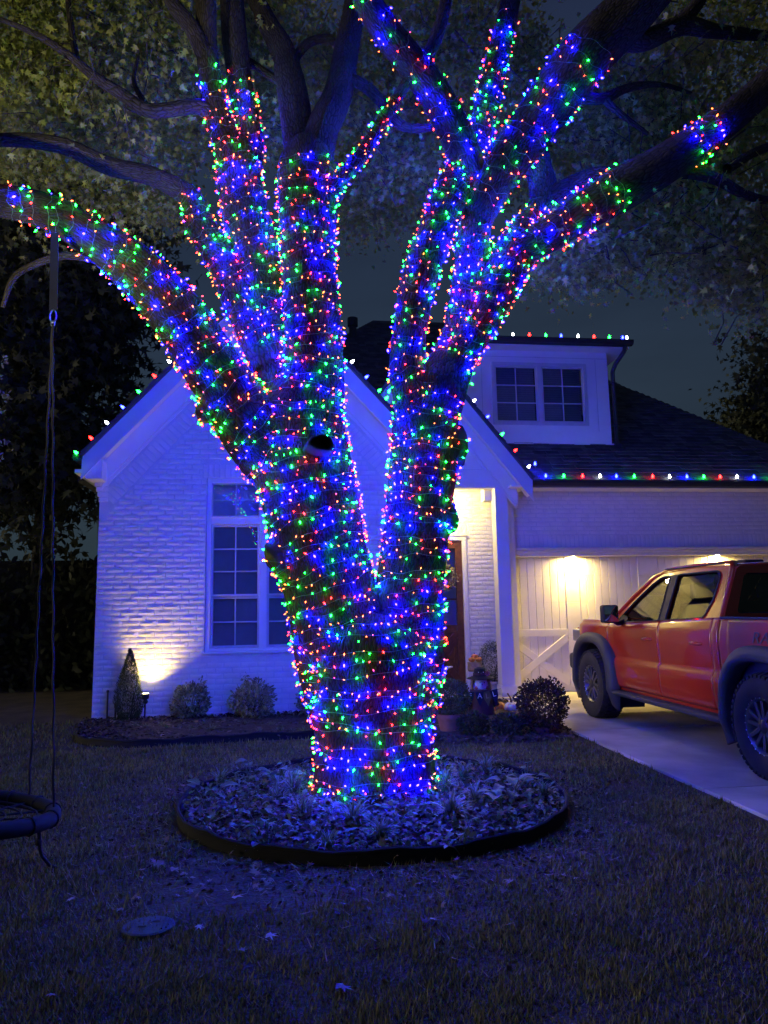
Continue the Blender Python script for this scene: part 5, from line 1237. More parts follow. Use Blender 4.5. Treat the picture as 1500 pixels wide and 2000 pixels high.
# ================================================================== SWING
sc_ = Vector((-2.0, 4.98, .39)); RS_ = .52
SWG = thing('web_swing', 'round black web swing hanging at the left edge of the lawn', 'swing', tuple(sc_))
tlt = Matrix.Rotation(radians(7), 3, 'Y') @ Matrix.Rotation(radians(-3), 3, 'X')
def sp_(r_, a, z=0): return sc_+tlt @ Vector((r_*cos(a), r_*sin(a), z))
m = MB(); m.tube([sp_(RS_, 2*pi*k/48) for k in range(48)], .048, 14, closed=True); m.obj('padded_ring', MT['edging'], SWG, smooth=60)
for k in range(14):
    a = 2*pi*k/14; m = MB(); m.tube([sp_(RS_+.052*cos(b_), a, .052*sin(b_)) for b_ in np.linspace(0, 2*pi, 11)[:-1]], .006, 5, closed=True); m.obj('lashing', MT['rope'], SWG)
for k in range(12):
    a = 2*pi*k/12; m = MB(); m.tube([sp_(.06, a, -.035), sp_(RS_-.03, a, 0)], .007, 5); m.obj('net_spoke', MT['rope'], SWG)
for r_ in (.08, .16, .25, .34, .43):
    m = MB(); m.tube([sp_(r_, 2*pi*k/24, -.035*(1-r_/RS_)) for k in range(24)], .007, 5, closed=True); m.obj('net_ring', MT['rope'], SWG)
hk = at(103, 632, 5.35)
hk2 = at(-260, 600, 5.35)
for a_, hh_ in ((radians(14), hk), (radians(62), hk), (radians(-120), hk2), (radians(160), hk2)):
    st_ = sp_(RS_, a_); m = MB(); n_ = 46; m.tube([st_.lerp(hh_, t)+Vector((.004*sin(t*70), .004*cos(t*70), 0)) for t in np.linspace(0, 1, n_)], .0085, 6); m.obj('rope', MT['rope'], SWG, smooth=60)
m = MB(); c0 = hk+Vector((0, 0, .055)); m.tube([c0+Vector((.022*cos(t), 0, .05*sin(t))) for t in np.linspace(0, 2*pi, 17)[:-1]], .006, 6, closed=True); m.tube([hk+Vector((.014*cos(t), 0, .02*sin(t))) for t in np.linspace(0, 2*pi, 13)[:-1]], .005, 6, closed=True); m.obj('carabiner', MT['steel'], SWG, smooth=60)
top = at(107, 455, 5.6); m = MB(); m.beam(hk+Vector((0, 0, .1)), top, .058, .006, up=(0, -1, 0)); m.obj('hanging_strap', MT['navy'], SWG)
tr0 = sp_(RS_-.01, radians(-12), -.05); g1 = gnd(97, 1690, .02)
m = MB(); m.tube([tr0, tr0+Vector((.01, 0, -.1)), tr0.lerp(g1, .6)+Vector((-.02, 0, -.02)), g1, g1+Vector((.06, -.03, -.01))], [.012, .01, .01, .011, .006], 7); m.ball(tr0+Vector((.0, 0, -.06)), .022, 8, 6); m.obj('trailing_rope', MT['rope'], SWG, smooth=60)

# ================================================================== PICKUP
TK = thing('pickup_truck', 'orange-red off-road crew cab pickup with black fender flares parked nose-in on the driveway', 'pickup truck', (0, 0, 0))
TW_ = 2.0; FA = 3.80; RA_ = -.05; WZ = .47
def belt(y): return 1.445-.045*y if y < 3.3 else 1.30-.0*(y-3.3)
def xo(y, z):
    zb = belt(y); pts = [(.44, .07), (.52, .03), (.62, .010), (.76, 0), (.83, .002), (.865, .034), (1.0, .022), (1.15, .012), (1.27, .022), (zb, .065), (1.6, .14)]
    v = np.interp(z, [p[0] for p in pts], [p[1] for p in pts])
    if y > 4.15: v += (y-4.15)**2*.55
    if y > 3.2: v += -.03*math.exp(-((y-FA)/.5)**2)*min(1, max(0, (z-.8)/.3))
    if y < .5: v = v*.6-.02*math.exp(-((y-RA_)/.6)**2)
    return v
def shp(a): return 1/((abs(cos(a))**2.7+abs(sin(a))**2.7)**(1/2.7))
def side_panel(name, y0, y1, z0, z1, parent, s=1, arch=None, material='red', step=.03, label=None):
    ny = max(2, int((y1-y0)/step)); v = []; idx = {}; nz = 26; keep = []
    def zf(f_, y): return f_(y) if callable(f_) else f_
    G = []
    for i in range(ny+1):
        y = y0+(y1-y0)*i/ny; row = []
        for j in range(nz+1):
            z = zf(z0, y)+(zf(z1, y)-zf(z0, y))*j/nz; row.append([y, z])
        G.append(row)
    if arch is not None:
        for row in G:
            for p in row:
                a = atan2(p[1]-WZ, p[0]-arch); d = sqrt((p[0]-arch)**2+(p[1]-WZ)**2); r_ = .585*shp(a)
                if abs(d-r_) < .024: p[0] = arch+cos(a)*r_; p[1] = WZ+sin(a)*r_
    for row in G:
        for p in row: xx = xo(p[0], p[1]); v.append((xx if s > 0 else TW_-xx, p[0], p[1]))
    f = []
    for i in range(ny):
        for j in range(nz):
            q = [G[i][j], G[i+1][j], G[i+1][j+1], G[i][j+1]]; cy_ = sum(p[0] for p in q)/4; cz_ = sum(p[1] for p in q)/4
            if arch is not None:
                a = atan2(cz_-WZ, cy_-arch)
                if sqrt((cy_-arch)**2+(cz_-WZ)**2) < .585*shp(a): continue
            a0_ = i*(nz+1)+j; f.append((a0_, a0_+nz+1, a0_+nz+2, a0_+1) if s > 0 else (a0_, a0_+1, a0_+nz+2, a0_+nz+1))
    o = MB().add(v, f).obj(name, MT[material], parent, smooth=50, recal=False, label=label)
    sm = o.modifiers.new('thick', 'SOLIDIFY'); sm.thickness = .02; sm.offset = 1 if False else -1
    return o
def plate(name, outer, holes, fmap, m, parent, thick=.03, off=-1, bevel=0):
    cu = bpy.data.curves.new('tmp', 'CURVE'); cu.dimensions = '2D'; cu.fill_mode = 'FRONT'
    for c in [outer]+list(holes):
        sp_2 = cu.splines.new('POLY'); sp_2.points.add(len(c)-1)
        for p, q in zip(sp_2.points, c): p.co = (q[0], q[1], 0, 1)
        sp_2.use_cyclic_u = True
    to = bpy.data.objects.new('tmp', cu); COL.objects.link(to); dg = bpy.context.evaluated_depsgraph_get(); dg.update()
    me = bpy.data.meshes.new_from_object(to.evaluated_get(dg)); bpy.data.objects.remove(to)
    for v in me.vertices: v.co = fmap(v.co.x, v.co.y)
    me.materials.clear(); o = link(name, me, m, parent, recal=True)
    if thick: sm = o.modifiers.new('thick', 'SOLIDIFY'); sm.thickness = thick; sm.offset = off
    if bevel: b = o.modifiers.new('bevel', 'BEVEL'); b.width = bevel; b.segments = 2; b.limit_method = 'ANGLE'
    return o
def rounded(pts, r, n=4):
    out_ = []; m = len(pts)
    for i in range(m):
        a = Vector(pts[i-1]); b = Vector(pts[i]); c = Vector(pts[(i+1) % m])
        d1 = (a-b); d2 = (c-b); rr = min(r, d1.length*.45, d2.length*.45); p = b+d1.normalized()*rr; q = b+d2.normalized()*rr
        for k in range(n+1): t = k/n; out_.append(tuple((p*(1-t)**2+b*2*t*(1-t)+q*t*t)))
    return out_
def gx_(y, z): return .062+(z-belt(y))*.37
for s in (1, -1):
    SX = (lambda x: x) if s > 0 else (lambda x: TW_-x)
    fd = side_panel('fender', 3.312, 4.60, lambda y: .62 if y < 4.3 else .62+(y-4.3)*.2, lambda y: 1.31+.035*min(1, (y-3.3)/.4)-max(0, y-4.2)*.06, TK, s, FA)
    d1 = side_panel('front_door', 1.936, 3.302, .50, belt, TK, s); d2 = side_panel('rear_door', .816, 1.926, .50, belt, TK, s)
    side_panel('cab_corner', .69, .806, .50, belt, TK, s); bd = side_panel('bed_side', -1.35, .665, .60, lambda y: 1.405, TK, s, RA_)
    # rocker
    m = MB(); m.tube([(SX(.10), .62, .475), (SX(.10), 3.2, .475)], .055, 8); m.obj('rocker_panel', MT['red'], TK, smooth=50)
    # greenhouse side frame
    outer = rounded([(.70, 1.41), (.70, 1.93), (.86, 1.975), (2.18, 1.955), (2.42, 1.90), (2.85, 1.66), (3.38, 1.315), (3.30, 1.292)], .05)
    h1_ = rounded([(2.00, 1.362), (2.02, 1.885), (2.22, 1.878), (2.42, 1.80), (2.80, 1.585), (3.13, 1.345), (3.13, 1.312), (2.65, 1.335)], .035)
    h2_ = rounded([(1.03, 1.405), (.925, 1.60), (.915, 1.86), (.99, 1.897), (1.84, 1.893), (1.85, 1.370)], .05)
    plate('door_frame', outer, [h1_, h2_], lambda a, b: (SX(gx_(a, b)), a, b), MT['red'], TK, .035, -1 if s > 0 else 1, .006)
    for hole, par in ((h1_, d1), (h2_, d2)):
        plate('window_glass', hole, [], lambda a, b: (SX(gx_(a, b)+.018), a, b), MT['carglass'], par, 0)
    # window trim and pillars in black
    plate('pillar_cover', [(1.842, 1.372), (1.83, 1.90), (2.025, 1.895), (2.008, 1.365)], [], lambda a, b: (SX(gx_(a, b)-.006), a, b), MT['black'], TK, 0)
    m = MB(); m.tube([(SX(gx_(y, z)-.006), y, z) for y, z in h1_], .011, 5, closed=True); m.tube([(SX(gx_(y, z)-.006), y, z) for y, z in h2_], .011, 5, closed=True); m.obj('window_seal', MT['black'], TK, smooth=50)
    plate('sail_panel', [(3.14, 1.318), (2.86, 1.335), (2.86, 1.40), (3.05, 1.43), (3.16, 1.345)], [], lambda a, b: (SX(gx_(a, b)-.010), a, b), MT['black'], TK, 0)
    # pillar and cant rail rolls
    m = MB(); m.tube([(SX(.068), .715, 1.38), (SX(.24), .72, 1.88), (SX(.30), .80, 1.955), (SX(.31), 1.5, 1.965), (SX(.31), 2.18, 1.95), (SX(.28), 2.45, 1.885), (SX(.19), 2.86, 1.655), (SX(.09), 3.36, 1.34)], [.03, .04, .045, .04, .04, .04, .035, .03], 10); m.obj('cant_rail', MT['red'], TK, smooth=60)
    m = MB(); m.tube([(SX(.262), .9, 1.975), (SX(.262), 2.15, 1.968)], .008, 5); m.obj('roof_ditch', MT['black'], TK)
    # flares
    for cy_, nm in ((FA, 'front'), (RA_, 'rear')):
        m = MB(); secs_ = []; n_ = 44
        for k in range(n_+1):
            a = radians(-22+224*k/n_); R1 = shp(a)
            taper = min(1, (k+1)/5, (n_-k+1)/5)
            row = [(.565, .05), (.56, -.06*taper-.01), (.575, -.095*taper-.01), (.60, -.105*taper-.008), (.66, -.088*taper-.006), (.705, -.045*taper), (.715, .02)]
            secs_.append([(SX(x_), cy_+cos(a)*r_*R1, WZ+sin(a)*r_*R1) for r_, x_ in row])
        L_ = len(secs_[0]); v = [p for r_ in secs_ for p in r_]; f = [(i*L_+j, i*L_+j+1, (i+1)*L_+j+1, (i+1)*L_+j) for i in range(n_) for j in range(L_-1)]
        f += [tuple(range(L_)), tuple(range(n_*L_+L_-1, n_*L_-1, -1))]
        m.add(v, f); m.obj('fender_flare', MT['flare'], TK, smooth=50)
        m = MB(); v = []; f = []
        for k in range(25):
            a = radians(-25+230*k/24); r_ = .59*shp(a); v += [(SX(.03), cy_+cos(a)*r_, WZ+sin(a)*r_), (SX(.42), cy_+cos(a)*r_, WZ+sin(a)*r_)]
        f = [(2*k, 2*k+1, 2*k+3, 2*k+2) for k in range(24)]; m.add(v, f); m.box((min(SX(.42), SX(.44)), cy_-.66, .35), (max(SX(.42), SX(.44)), cy_+.66, 1.15)); m.obj('wheel_liner', MT['black'], TK)
    # wheels
    for cy_ in (FA, RA_):
        x0 = -.085; WR_ = bpy.data.objects.new('wheel', None)
        rim_prof = [(.242, .018), (.262, .0), (.33, -.016), (.395, -.012), (.44, .006), (.457, .03), (.460, .14), (.457, .25), (.44, .285), (.36, .30), (.242, .27)]
        c = (SX(x0), cy_, WZ); sg = 1 if s > 0 else -1
        m = MB(); m.lathe([(r_, sg*h) for r_, h in rim_prof], c, 56, 'x', cap=False)
        for k in range(46):
            a = 2*pi*k/46
            for (u0, u1, r0_, r1_, sh) in ((-.008, .06, .425, .472, 0), (.225, .29, .425, .472, 0), (.075, .135, .452, .474, .5), (.145, .21, .452, .474, 0)):
                aa = a+sh*2*pi/46; da = .042+(.012 if k % 2 else 0)
                vv = []
                for u in (u0, u1):
                    for (r_, t) in ((r0_, -da), (r0_, da), (r1_-(.02 if u in (u0,) and u0 < 0 else 0), da*.85), (r1_-(.02 if u in (u0,) and u0 < 0 else 0), -da*.85)):
                        vv.append((c[0]+sg*u, c[1]+r_*cos(aa+t), c[2]+r_*sin(aa+t)))
                m.add(vv, [(0,1,2,3), (7,6,5,4), (0,4,5,1), (1,5,6,2), (2,6,7,3), (3,7,4,0)])
        tyo = m.obj('wheel', MT['tyre'], TK, smooth=30)
        m = MB(); m.lathe([(.18, sg*.20), (.205, sg*.09), (.225, sg*.04), (.240, sg*.012), (.246, sg*.006), (.250, sg*.016), (.244, sg*.03), (.235, sg*.10), (.235, sg*.25)], c, 48, 'x', cap=False)
        m.obj('rim', MT['rim'], tyo, smooth=40)
        for k in range(6):
            for t in (-.20, .20):
                a = 2*pi*k/6+.3; p = (c[0]+sg*.035, c[1]+.045*cos(a+t*2), c[2]+.045*sin(a+t*2)); q = (c[0]+sg*.028, c[1]+.222*cos(a+t*1.15), c[2]+.222*sin(a+t*1.15))
                mm = MB(); mm.beam(p, q, .036, .03, up=(1, 0, 0)); mm.obj('spoke', MT['rim'], tyo, bevel=.004)
        m = MB(); m.lathe([(.062, sg*.07), (.062, sg*.02), (.045, sg*.008), (.001, sg*.006)], c, 24, 'x', cap=False); m.obj('hub_cap', MT['black'], tyo, smooth=40)
        m = MB(); m.lathe([(.001, sg*.12), (.22, sg*.12)], c, 32, 'x', cap=False); m.obj('brake_disc', MT['rim'], tyo)
        m = MB()
        for k in range(24):
            a = 2*pi*k/24; m.ball((c[0]+sg*.006, c[1]+.246*cos(a), c[2]+.246*sin(a)), .006, 6, 4)
        m.obj('rim_bolt', MT['steel'], tyo, kind='stuff')
    # running board
    m = MB(); m.prism([(-.07, .395), (.10, .395), (.12, .425), (.10, .455), (-.05, .45), (-.085, .43)] if s > 0 else [(TW_-a, b) for a, b in [(-.07, .395), (.10, .395), (.12, .425), (.10, .455), (-.05, .45), (-.085, .43)]], 'y', .62, 3.12)
    m.obj('running_board', MT['matte'], TK, bevel=.008)
    for y in (.9, 1.9, 2.8): m = MB(); m.beam((SX(.05), y, .41), (SX(.35), y, .46), .06, .03); m.obj('board_bracket', MT['black'], TK)
    for y, par in ((2.18, d1), (1.08, d2)):
        z = 1.145+.0*y; xb_ = xo(y, z)
        m = MB(); m.ball((SX(xb_+.004), y, z-.012), .062, 18, 10, (.18, 1.25, .55)); m.obj('handle_cup', MT['red'], par, smooth=60)
        m = MB(); m.tube([(SX(xb_-.004), y+.105, z), (SX(xb_-.040), y+.085, z), (SX(xb_-.048), y, z+.002), (SX(xb_-.040), y-.085, z), (SX(xb_-.004), y-.105, z)], [.015, .02, .021, .02, .015], 10); m.obj('door_handle', MT['red'], par, smooth=60)
    # mirror
    mz = 1.44; my = 2.86
    m = MB(); a_, b_ = sorted((SX(-.27), SX(-.06))); m.box((a_, my-.06, mz-.115), (b_, my+.08, mz+.115)); mo = m.obj('side_mirror', MT['black'], TK, bevel=.03)
    a_, b_ = sorted((SX(-.255), SX(-.075))); mm = MB(); nm_ = 8
    mm.add([(a_+(b_-a_)*i/nm_, my-.064-.022*(1-(2*i/nm_-1)**2)*(1-(2*j/nm_-1)**2)-.012*s*(i/nm_-.5), mz-.098+.196*j/nm_) for i in range(nm_+1) for j in range(nm_+1)], [(i*(nm_+1)+j, (i+1)*(nm_+1)+j, (i+1)*(nm_+1)+j+1, i*(nm_+1)+j+1) for i in range(nm_) for j in range(nm_)]); mm.obj('mirror_glass', MT['mirror'], mo, smooth='all')
    m = MB(); m.tube([(SX(-.10), my+.02, mz-.09), (SX(-.04), my+.05, mz-.125), (SX(.07), my+.10, mz-.11)], [.03, .028, .04], 8); m.obj('mirror_arm', MT['black'], mo, smooth=60)
    # fuel flap, seam details
    if s > 0:
        m = MB(); m.tube([(xo(.50, 1.10+.085*sin(a))-.001, .50+.075*cos(a), 1.10+.085*sin(a)) for a in np.linspace(0, 2*pi, 29)[:-1]], .004, 5, closed=True); m.obj('fuel_flap_seam', MT['black'], bd)
        m = MB(); m.ball((xo(.43, 1.09)-.002, .435, 1.09), .012, 8, 6, (.5, 1, 1.6)); m.obj('fuel_flap_notch', MT['black'], bd)
    m = MB(); a_, b_ = sorted((SX(.10), SX(-.0))); 
    m.box((a_, 4.30, 1.02), (b_, 4.62, 1.20)); m.obj('headlight', MT['steel'], TK, bevel=.02)
    m = MB(); a_, b_ = sorted((SX(.06), SX(.005))); m.box((a_, -1.40, 1.0), (b_, -1.30, 1.38)); m.obj('tail_light', MT['red'], TK, bevel=.01)
    m = MB(); a_, b_ = sorted((SX(.015), SX(.10))); m.box((a_, -1.35, 1.405), (b_, .655, 1.43)); m.obj('bed_rail_cap', MT['matte'], TK, bevel=.008)
    m = MB(); a_, b_ = sorted((SX(.09), SX(.11))); m.box((a_, -1.35, .8), (b_, .64, 1.405)); m.obj('bed_liner', MT['matte'], TK)
def gridsurf(fx, nu, nv):
    v = [fx(i/nu, j/nv) for i in range(nu+1) for j in range(nv+1)]; f = [(i*(nv+1)+j, (i+1)*(nv+1)+j, (i+1)*(nv+1)+j+1, i*(nv+1)+j+1) for i in range(nu) for j in range(nv)]
    return MB().add(v, f)
o = gridsurf(lambda u, v: (.06+1.88*u, 3.28+1.30*v, 1.315+.075*sin(pi*u)**.4-.10*v**3+.02*(1 if .25 < u < .75 else 0)), 28, 14).obj('hood', MT['red'], TK, smooth=60)
o.modifiers.new('thick', 'SOLIDIFY').thickness = .02
o = gridsurf(lambda u, v: (.27+1.46*u, .72+1.62*v, 1.962+.038*sin(pi*u)**.5-.035*abs(2*v-1)**4-.03*max(0, v-.6)), 20, 16).obj('roof', MT['red'], TK, smooth=60)
o.modifiers.new('thick', 'SOLIDIFY').thickness = .03
m = MB(); m.add([(.12, 3.34, 1.33), (1.88, 3.34, 1.33), (1.70, 2.32, 1.94), (.30, 2.32, 1.94)], [(0,1,2,3)]); m.obj('windshield', MT['carglass'], TK)
plate('cab_rear_panel', rounded([(.075, 1.0), (.075, 1.42), (.26, 1.94), (1.74, 1.94), (1.925, 1.42), (1.925, 1.0)], .06), [rounded([(.22, 1.455), (.33, 1.86), (1.67, 1.86), (1.78, 1.455)], .05)], lambda a, b: (a, .705-(.0), b), MT['red'], TK, .03, 1)
m = MB(); m.add([(.21, .715, 1.445), (1.79, .715, 1.445), (1.68, .715, 1.87), (.32, .715, 1.87)], [(0,1,2,3)]); m.obj('rear_window', MT['darkglass'], TK)
m = MB(); m.tube([(.22, .70, 1.455), (.33, .70, 1.86), (1.67, .70, 1.86), (1.78, .70, 1.455)], .012, 6, closed=True); m.obj('window_seal', MT['black'], TK)
m = MB(); m.box((.75, 1.30, 1.985), (.98, 1.52, 2.035)); m.obj('roof_antenna', MT['black'], TK, bevel=.015)
m = MB(); m.box((.85, .68, 1.885), (1.15, .70, 1.915)); m.obj('brake_light', MT['blush'], TK, bevel=.004)
m = MB(); m.box((.10, .70, .52), (1.90, 4.2, .60)); m.obj('floor_pan', MT['black'], TK)
m = MB(); m.box((.11, -1.34, .78), (1.89, .64, .82)); m.obj('bed_floor', MT['matte'], TK)
m = MB(); m.box((.02, -1.42, .68), (1.98, -1.355, 1.40)); m.obj('tailgate', MT['red'], TK, bevel=.02)
m = MB(); m.box((.0, -1.60, .55), (2.0, -1.45, .75)); m.obj('rear_bumper', MT['matte'], TK, bevel=.04)
m = MB(); m.box((-.02, 4.55, .60), (2.02, 4.78, .84)); m.obj('front_bumper', MT['matte'], TK, bevel=.05)
m = MB(); m.box((.30, 4.56, .86), (1.70, 4.64, 1.24)); m.obj('grille', MT['black'], TK, bevel=.03)
m = MB(); m.box((.12, 2.95, 1.0), (1.88, 3.35, 1.31)); m.obj('dashboard', MT['seat'], TK, bevel=.04)
for sx, nm in ((.28, 0), (1.12, 1)):
    m = MB(); m.box((sx, 2.05, .62), (sx+.56, 2.65, .95)); m.obj('seat_cushion', MT['seat'], TK, bevel=.05)
    m = MB(); m.prism([(2.02, .92), (2.20, .92), (1.98, 1.58), (1.86, 1.58)], 'x', sx+.02, sx+.54); m.obj('seat_back', MT['seat'], TK, bevel=.05)
    m = MB(); m.prism([(1.83, 1.60), (1.94, 1.60), (1.92, 1.80), (1.83, 1.80)], 'x', sx+.14, sx+.42); m.obj('headrest', MT['seat'], TK, bevel=.03)
m = MB(); m.prism([(.80, .9), (1.0, .9), (.92, 1.42), (.78, 1.42)], 'x', .2, 1.8); m.obj('rear_seat_back', MT['seat'], TK, bevel=.04)
for sx in (.35, .88, 1.40):
    m = MB(); m.box((sx, .79, 1.42), (sx+.26, .88, 1.58)); m.obj('headrest', MT['seat'], TK, bevel=.03)
m = MB(); m.tube([(.56+.19*cos(a), 2.78-.06*sin(a), 1.18+.18*sin(a)) for a in np.linspace(0, 2*pi, 25)[:-1]], .014, 6, closed=True); m.obj('steering_wheel', MT['black'], TK)
m = MB(); m.box((.30, .80, 1.93), (1.70, 2.30, 1.945)); m.obj('headliner', MT['seat'], TK)
# door seams read as dark gaps: a dark inner shell behind the panels
m = MB()
for xx in (.07, 1.93-.0): m.box((xx-.004, .70, .55), (xx+.004, 3.38, 1.26))
m.obj('inner_shell', MT['black'], TK)
rt = atX(1464, 1236, 4.19); ly = rt.y-6.4
text_obj('RAPTOR', .15, (xo(ly, 1.2)-.03, ly-.42, 1.195), MT['decal'], TK, rot=(pi/2, 0, -pi/2), name='decal_lettering', shear=.35, sx=1.35)
TK.location = (4.2, 6.4, .03); TK.rotation_euler = (radians(1.0), 0, 0)
WL[TK] = Vector(TK.location)

# ================================================================== GROUND PLANTS AND LITTER
def in_poly(x, y, poly):
    inside = np.zeros(len(x), bool); n = len(poly); j = n-1
    for i in range(n):
        xi, yi = poly[i]; xj, yj = poly[j]
        c = ((yi > y) != (yj > y)) & (x < (xj-xi)*(y-yi)/((yj-yi) or 1e-9)+xi); inside ^= c; j = i
    return inside
def rim(name, pts, h, label, closed=False, m_='edging'):
    m = MB(); n = len(pts); P = [Vector((p[0], p[1], gz(p[1]))) for p in pts]; L_ = []
    for i in range(n):
        a = P[(i+1) % n] if (closed or i < n-1) else P[i]; b = P[i-1] if (closed or i > 0) else P[i]; t = (a-b).normalized(); o_ = Vector((t.y, -t.x, 0))
        hh = h*(1+.12*sin(i*.9)+.06*sin(i*2.3))
        L_.append([P[i]+o_*dx+Vector((0, 0, dz)) for dx, dz in ((-.004, -.05), (-.004, hh), (-.012, hh+.006), (-.010, hh+.020), (.004, hh+.026), (.016, hh+.018), (.016, hh+.004), (.008, hh), (.008, -.05))])
    k = 9; v = [q for r_ in L_ for q in r_]; f = [(i*k+j, i*k+j+1, ((i+1) % n)*k+j+1, ((i+1) % n)*k+j) for i in range(n if closed else n-1) for j in range(k-1)]
    m.add(v, f); return props(m.obj(name, MT[m_], None, smooth=50), label, 'garden edging', 'black plastic bed edging')
rim('garden_edging', [(BEDC.x+(BEDR+.02*sin(3*a))*cos(a), BEDC.y+(BEDR+.02*sin(2*a+1))*sin(a)) for a in np.linspace(0, 2*pi, 97)[:-1]], .075, 'black plastic edging ringing the round bed under the tree', True)
rim('garden_edging', catmull([(p.x, p.y) for p in LB], 6).tolist(), .07, 'black edging along the front of the shrub bed by the house')
# dirt patches where grass is thin
def thin(x, y):
    r = np.hypot(x-BEDC.x, y-BEDC.y); nn = .5+.5*np.sin(x*2.3+1.3*np.sin(y*1.9))*np.cos(y*2.1+.7*np.sin(x*3.1))
    near = np.exp(-np.maximum(0, r-BEDR)/.55)
    w1 = near*(.55+.6*nn); w2 = .8*np.exp(-((x+.35)/.75)**2-((y-4.45)/.5)**2)
    return np.clip(w1+w2, 0, .97)
def grass(zone, n, hgt, wid, seed, name, mtl, label=None, lay=.6):
    r = np.random.default_rng(seed); x0, x1, y0, y1 = zone; x = r.uniform(x0, x1, n); y = r.uniform(y0, y1, n)
    k = (np.abs(x-.12*y) < .62*y+.7)
    k &= ~((x > DX-.06-np.maximum(0, 6.2-y)*.035+.03*np.sin(y*9)) ) & (np.hypot(x-BEDC.x, y-BEDC.y) > BEDR+.02)
    k &= ~in_poly(x, y, left_outline) & ~in_poly(x, y, right_outline)
    k &= r.random(n) > thin(x, y)
    clump = .5+.5*np.sin(x*7.1+2*np.sin(y*5.3))*np.sin(y*6.3+1.7*np.sin(x*4.9)); k &= r.random(n) < .45+.55*clump
    k &= ~((x < -2.9) & (y > 11.5))
    x = x[k]; y = y[k]; m = len(x); P = np.stack([x, y, ground_z(y)-.004], 1)
    a = r.uniform(0, 2*pi, m); s_ = r.uniform(.1, lay*2.6, m)+.3; d = np.stack([np.cos(a)*s_, np.sin(a)*s_, np.ones(m)], 1)
    tv = [(-.5, 0, 0), (.5, 0, 0), (-.42, .5, .10), (.42, .5, .10), (0, 1, .38)]; tf = [(0,1,3), (0,3,2), (2,3,4)]
    h = hgt*r.uniform(.5, 1.35, m)*(.75+.5*clump[k]); w_ = wid*r.uniform(.6, 1.3, m)
    V, Fc = scatter(tv, tf, P, d, np.stack([w_, h, h], 1), up=np.stack([-np.cos(a), -np.sin(a), np.zeros(m)+.3], 1))
    return link(name, np_mesh(name, V, Fc), MT[mtl], None, kind='stuff', recal=False), m
g_parts = [((-2.6, 3.3, 2.3, 4.2), 120000, .034, .0062, 51, 'blade'), ((-4.2, 3.5, 4.2, 6.5), 110000, .040, .0075, 52, 'blade'), ((-6.5, 3.5, 6.5, 9.3), 85000, .045, .0105, 53, 'blade'), ((-9, 2.2, 9.3, 14.5), 42000, .050, .015, 54, 'blade'),
   ((-2.6, 3.3, 2.3, 4.2), 7000, .05, .0035, 55, 'straw'), ((-4.2, 3.5, 4.2, 6.5), 8000, .055, .0045, 56, 'straw'), ((-6.5, 3.5, 6.5, 10), 6000, .06, .006, 57, 'straw')]
tot = 0
for z, n, h, w_, sd_, ml in g_parts:
    o, c = grass(z, n, h, w_, sd_, 'grass' if ml == 'blade' else 'dry_grass', ml, lay=.9 if ml == 'blade' else 2.2); tot += c
    props(o, 'short lawn grass growing over the front yard' if ml == 'blade' else 'dry straw bits lying in the lawn', 'grass')
print('blades', tot)
def scat(name, n, fn, size, tmpl, mtl, seed, label, cat, flat=.35, lift=.012):
    r = np.random.default_rng(seed); P = fn(r, n); m = len(P); P = P+np.array([0, 0, lift])*r.uniform(.5, 2.5, (m, 1))
    a = r.uniform(0, 2*pi, m); d = np.stack([np.cos(a), np.sin(a), r.normal(size=m)*flat], 1); up = r.normal(size=(m, 3))*flat+np.array([0, 0, 1])
    V, Fc = scatter(tmpl[0], tmpl[1], P, d, size*r.uniform(.5, 1.35, m), up=up)
    return props(link(name, np_mesh(name, V, Fc), MT[mtl], None, kind='stuff', recal=False), label, cat)
def disc(r, n, rmax=None, rmin=.52):
    a = r.uniform(0, 2*pi, n); q = np.sqrt(r.uniform(0, 1, n))*(rmax or BEDR-.03); x = BEDC.x+q*np.cos(a); y = BEDC.y+q*np.sin(a)
    k = np.hypot(x-BEDC.x, y-TY) > rmin; x = x[k]; y = y[k]; return np.stack([x, y, ground_z(y)+bed_h(x, y)], 1)
scat('leaf_litter', 2300, disc, .075, STAR, 'litter', 61, 'dry fallen leaves lying over the round bed', 'leaf litter')
scat('ground_cover', 3600, disc, .05, OVAL, 'ivy', 62, 'small-leaved ground cover in the round bed', 'ground cover', .7, .03)
scat('mulch_chips', 5000, disc, .03, CHIP, 'mulch', 63, 'dark mulch chips in the round bed', 'mulch', .5, .006)
def ring_out(r, n):
    a = r.uniform(0, 2*pi, n); q = BEDR+.05+r.exponential(.45, n); x = BEDC.x+q*np.cos(a); y = BEDC.y+q*np.sin(a); k = (x < DX-.1) & (y < 9.5); x = x[k]; y = y[k]; return np.stack([x, y, ground_z(y)], 1)
scat('scattered_leaves', 650, ring_out, .055, STAR, 'litter', 64, 'small dry leaves strewn over bare soil round the bed', 'leaf litter', .4)
scat('soil_crumbs', 5000, ring_out, .022, CHIP, 'mulch', 65, 'crumbs of soil and mulch around the round bed', 'mulch', .5, .002)
scat('dead_stems', 2600, ring_out, .085, STRAND, 'straw', 66, 'dead grass stems lying on the bare soil', 'dry grass', .2)
def polyfill(poly):
    def fn(r, n):
        xs_ = [p[0] for p in poly]; ys_ = [p[1] for p in poly]; x = r.uniform(min(xs_), max(xs_), n); y = r.uniform(min(ys_), max(ys_), n); k = in_poly(x, y, poly); x = x[k]; y = y[k]; return np.stack([x, y, ground_z(y)+.035], 1)
    return fn
scat('mulch_chips', 9000, polyfill(left_outline), .035, CHIP, 'mulch', 67, 'mulch in the shrub bed along the house', 'mulch', .5, .006)
scat('leaf_litter', 700, polyfill(left_outline), .06, OVAL, 'litter', 68, 'brown leaves in the shrub bed along the house', 'leaf litter')
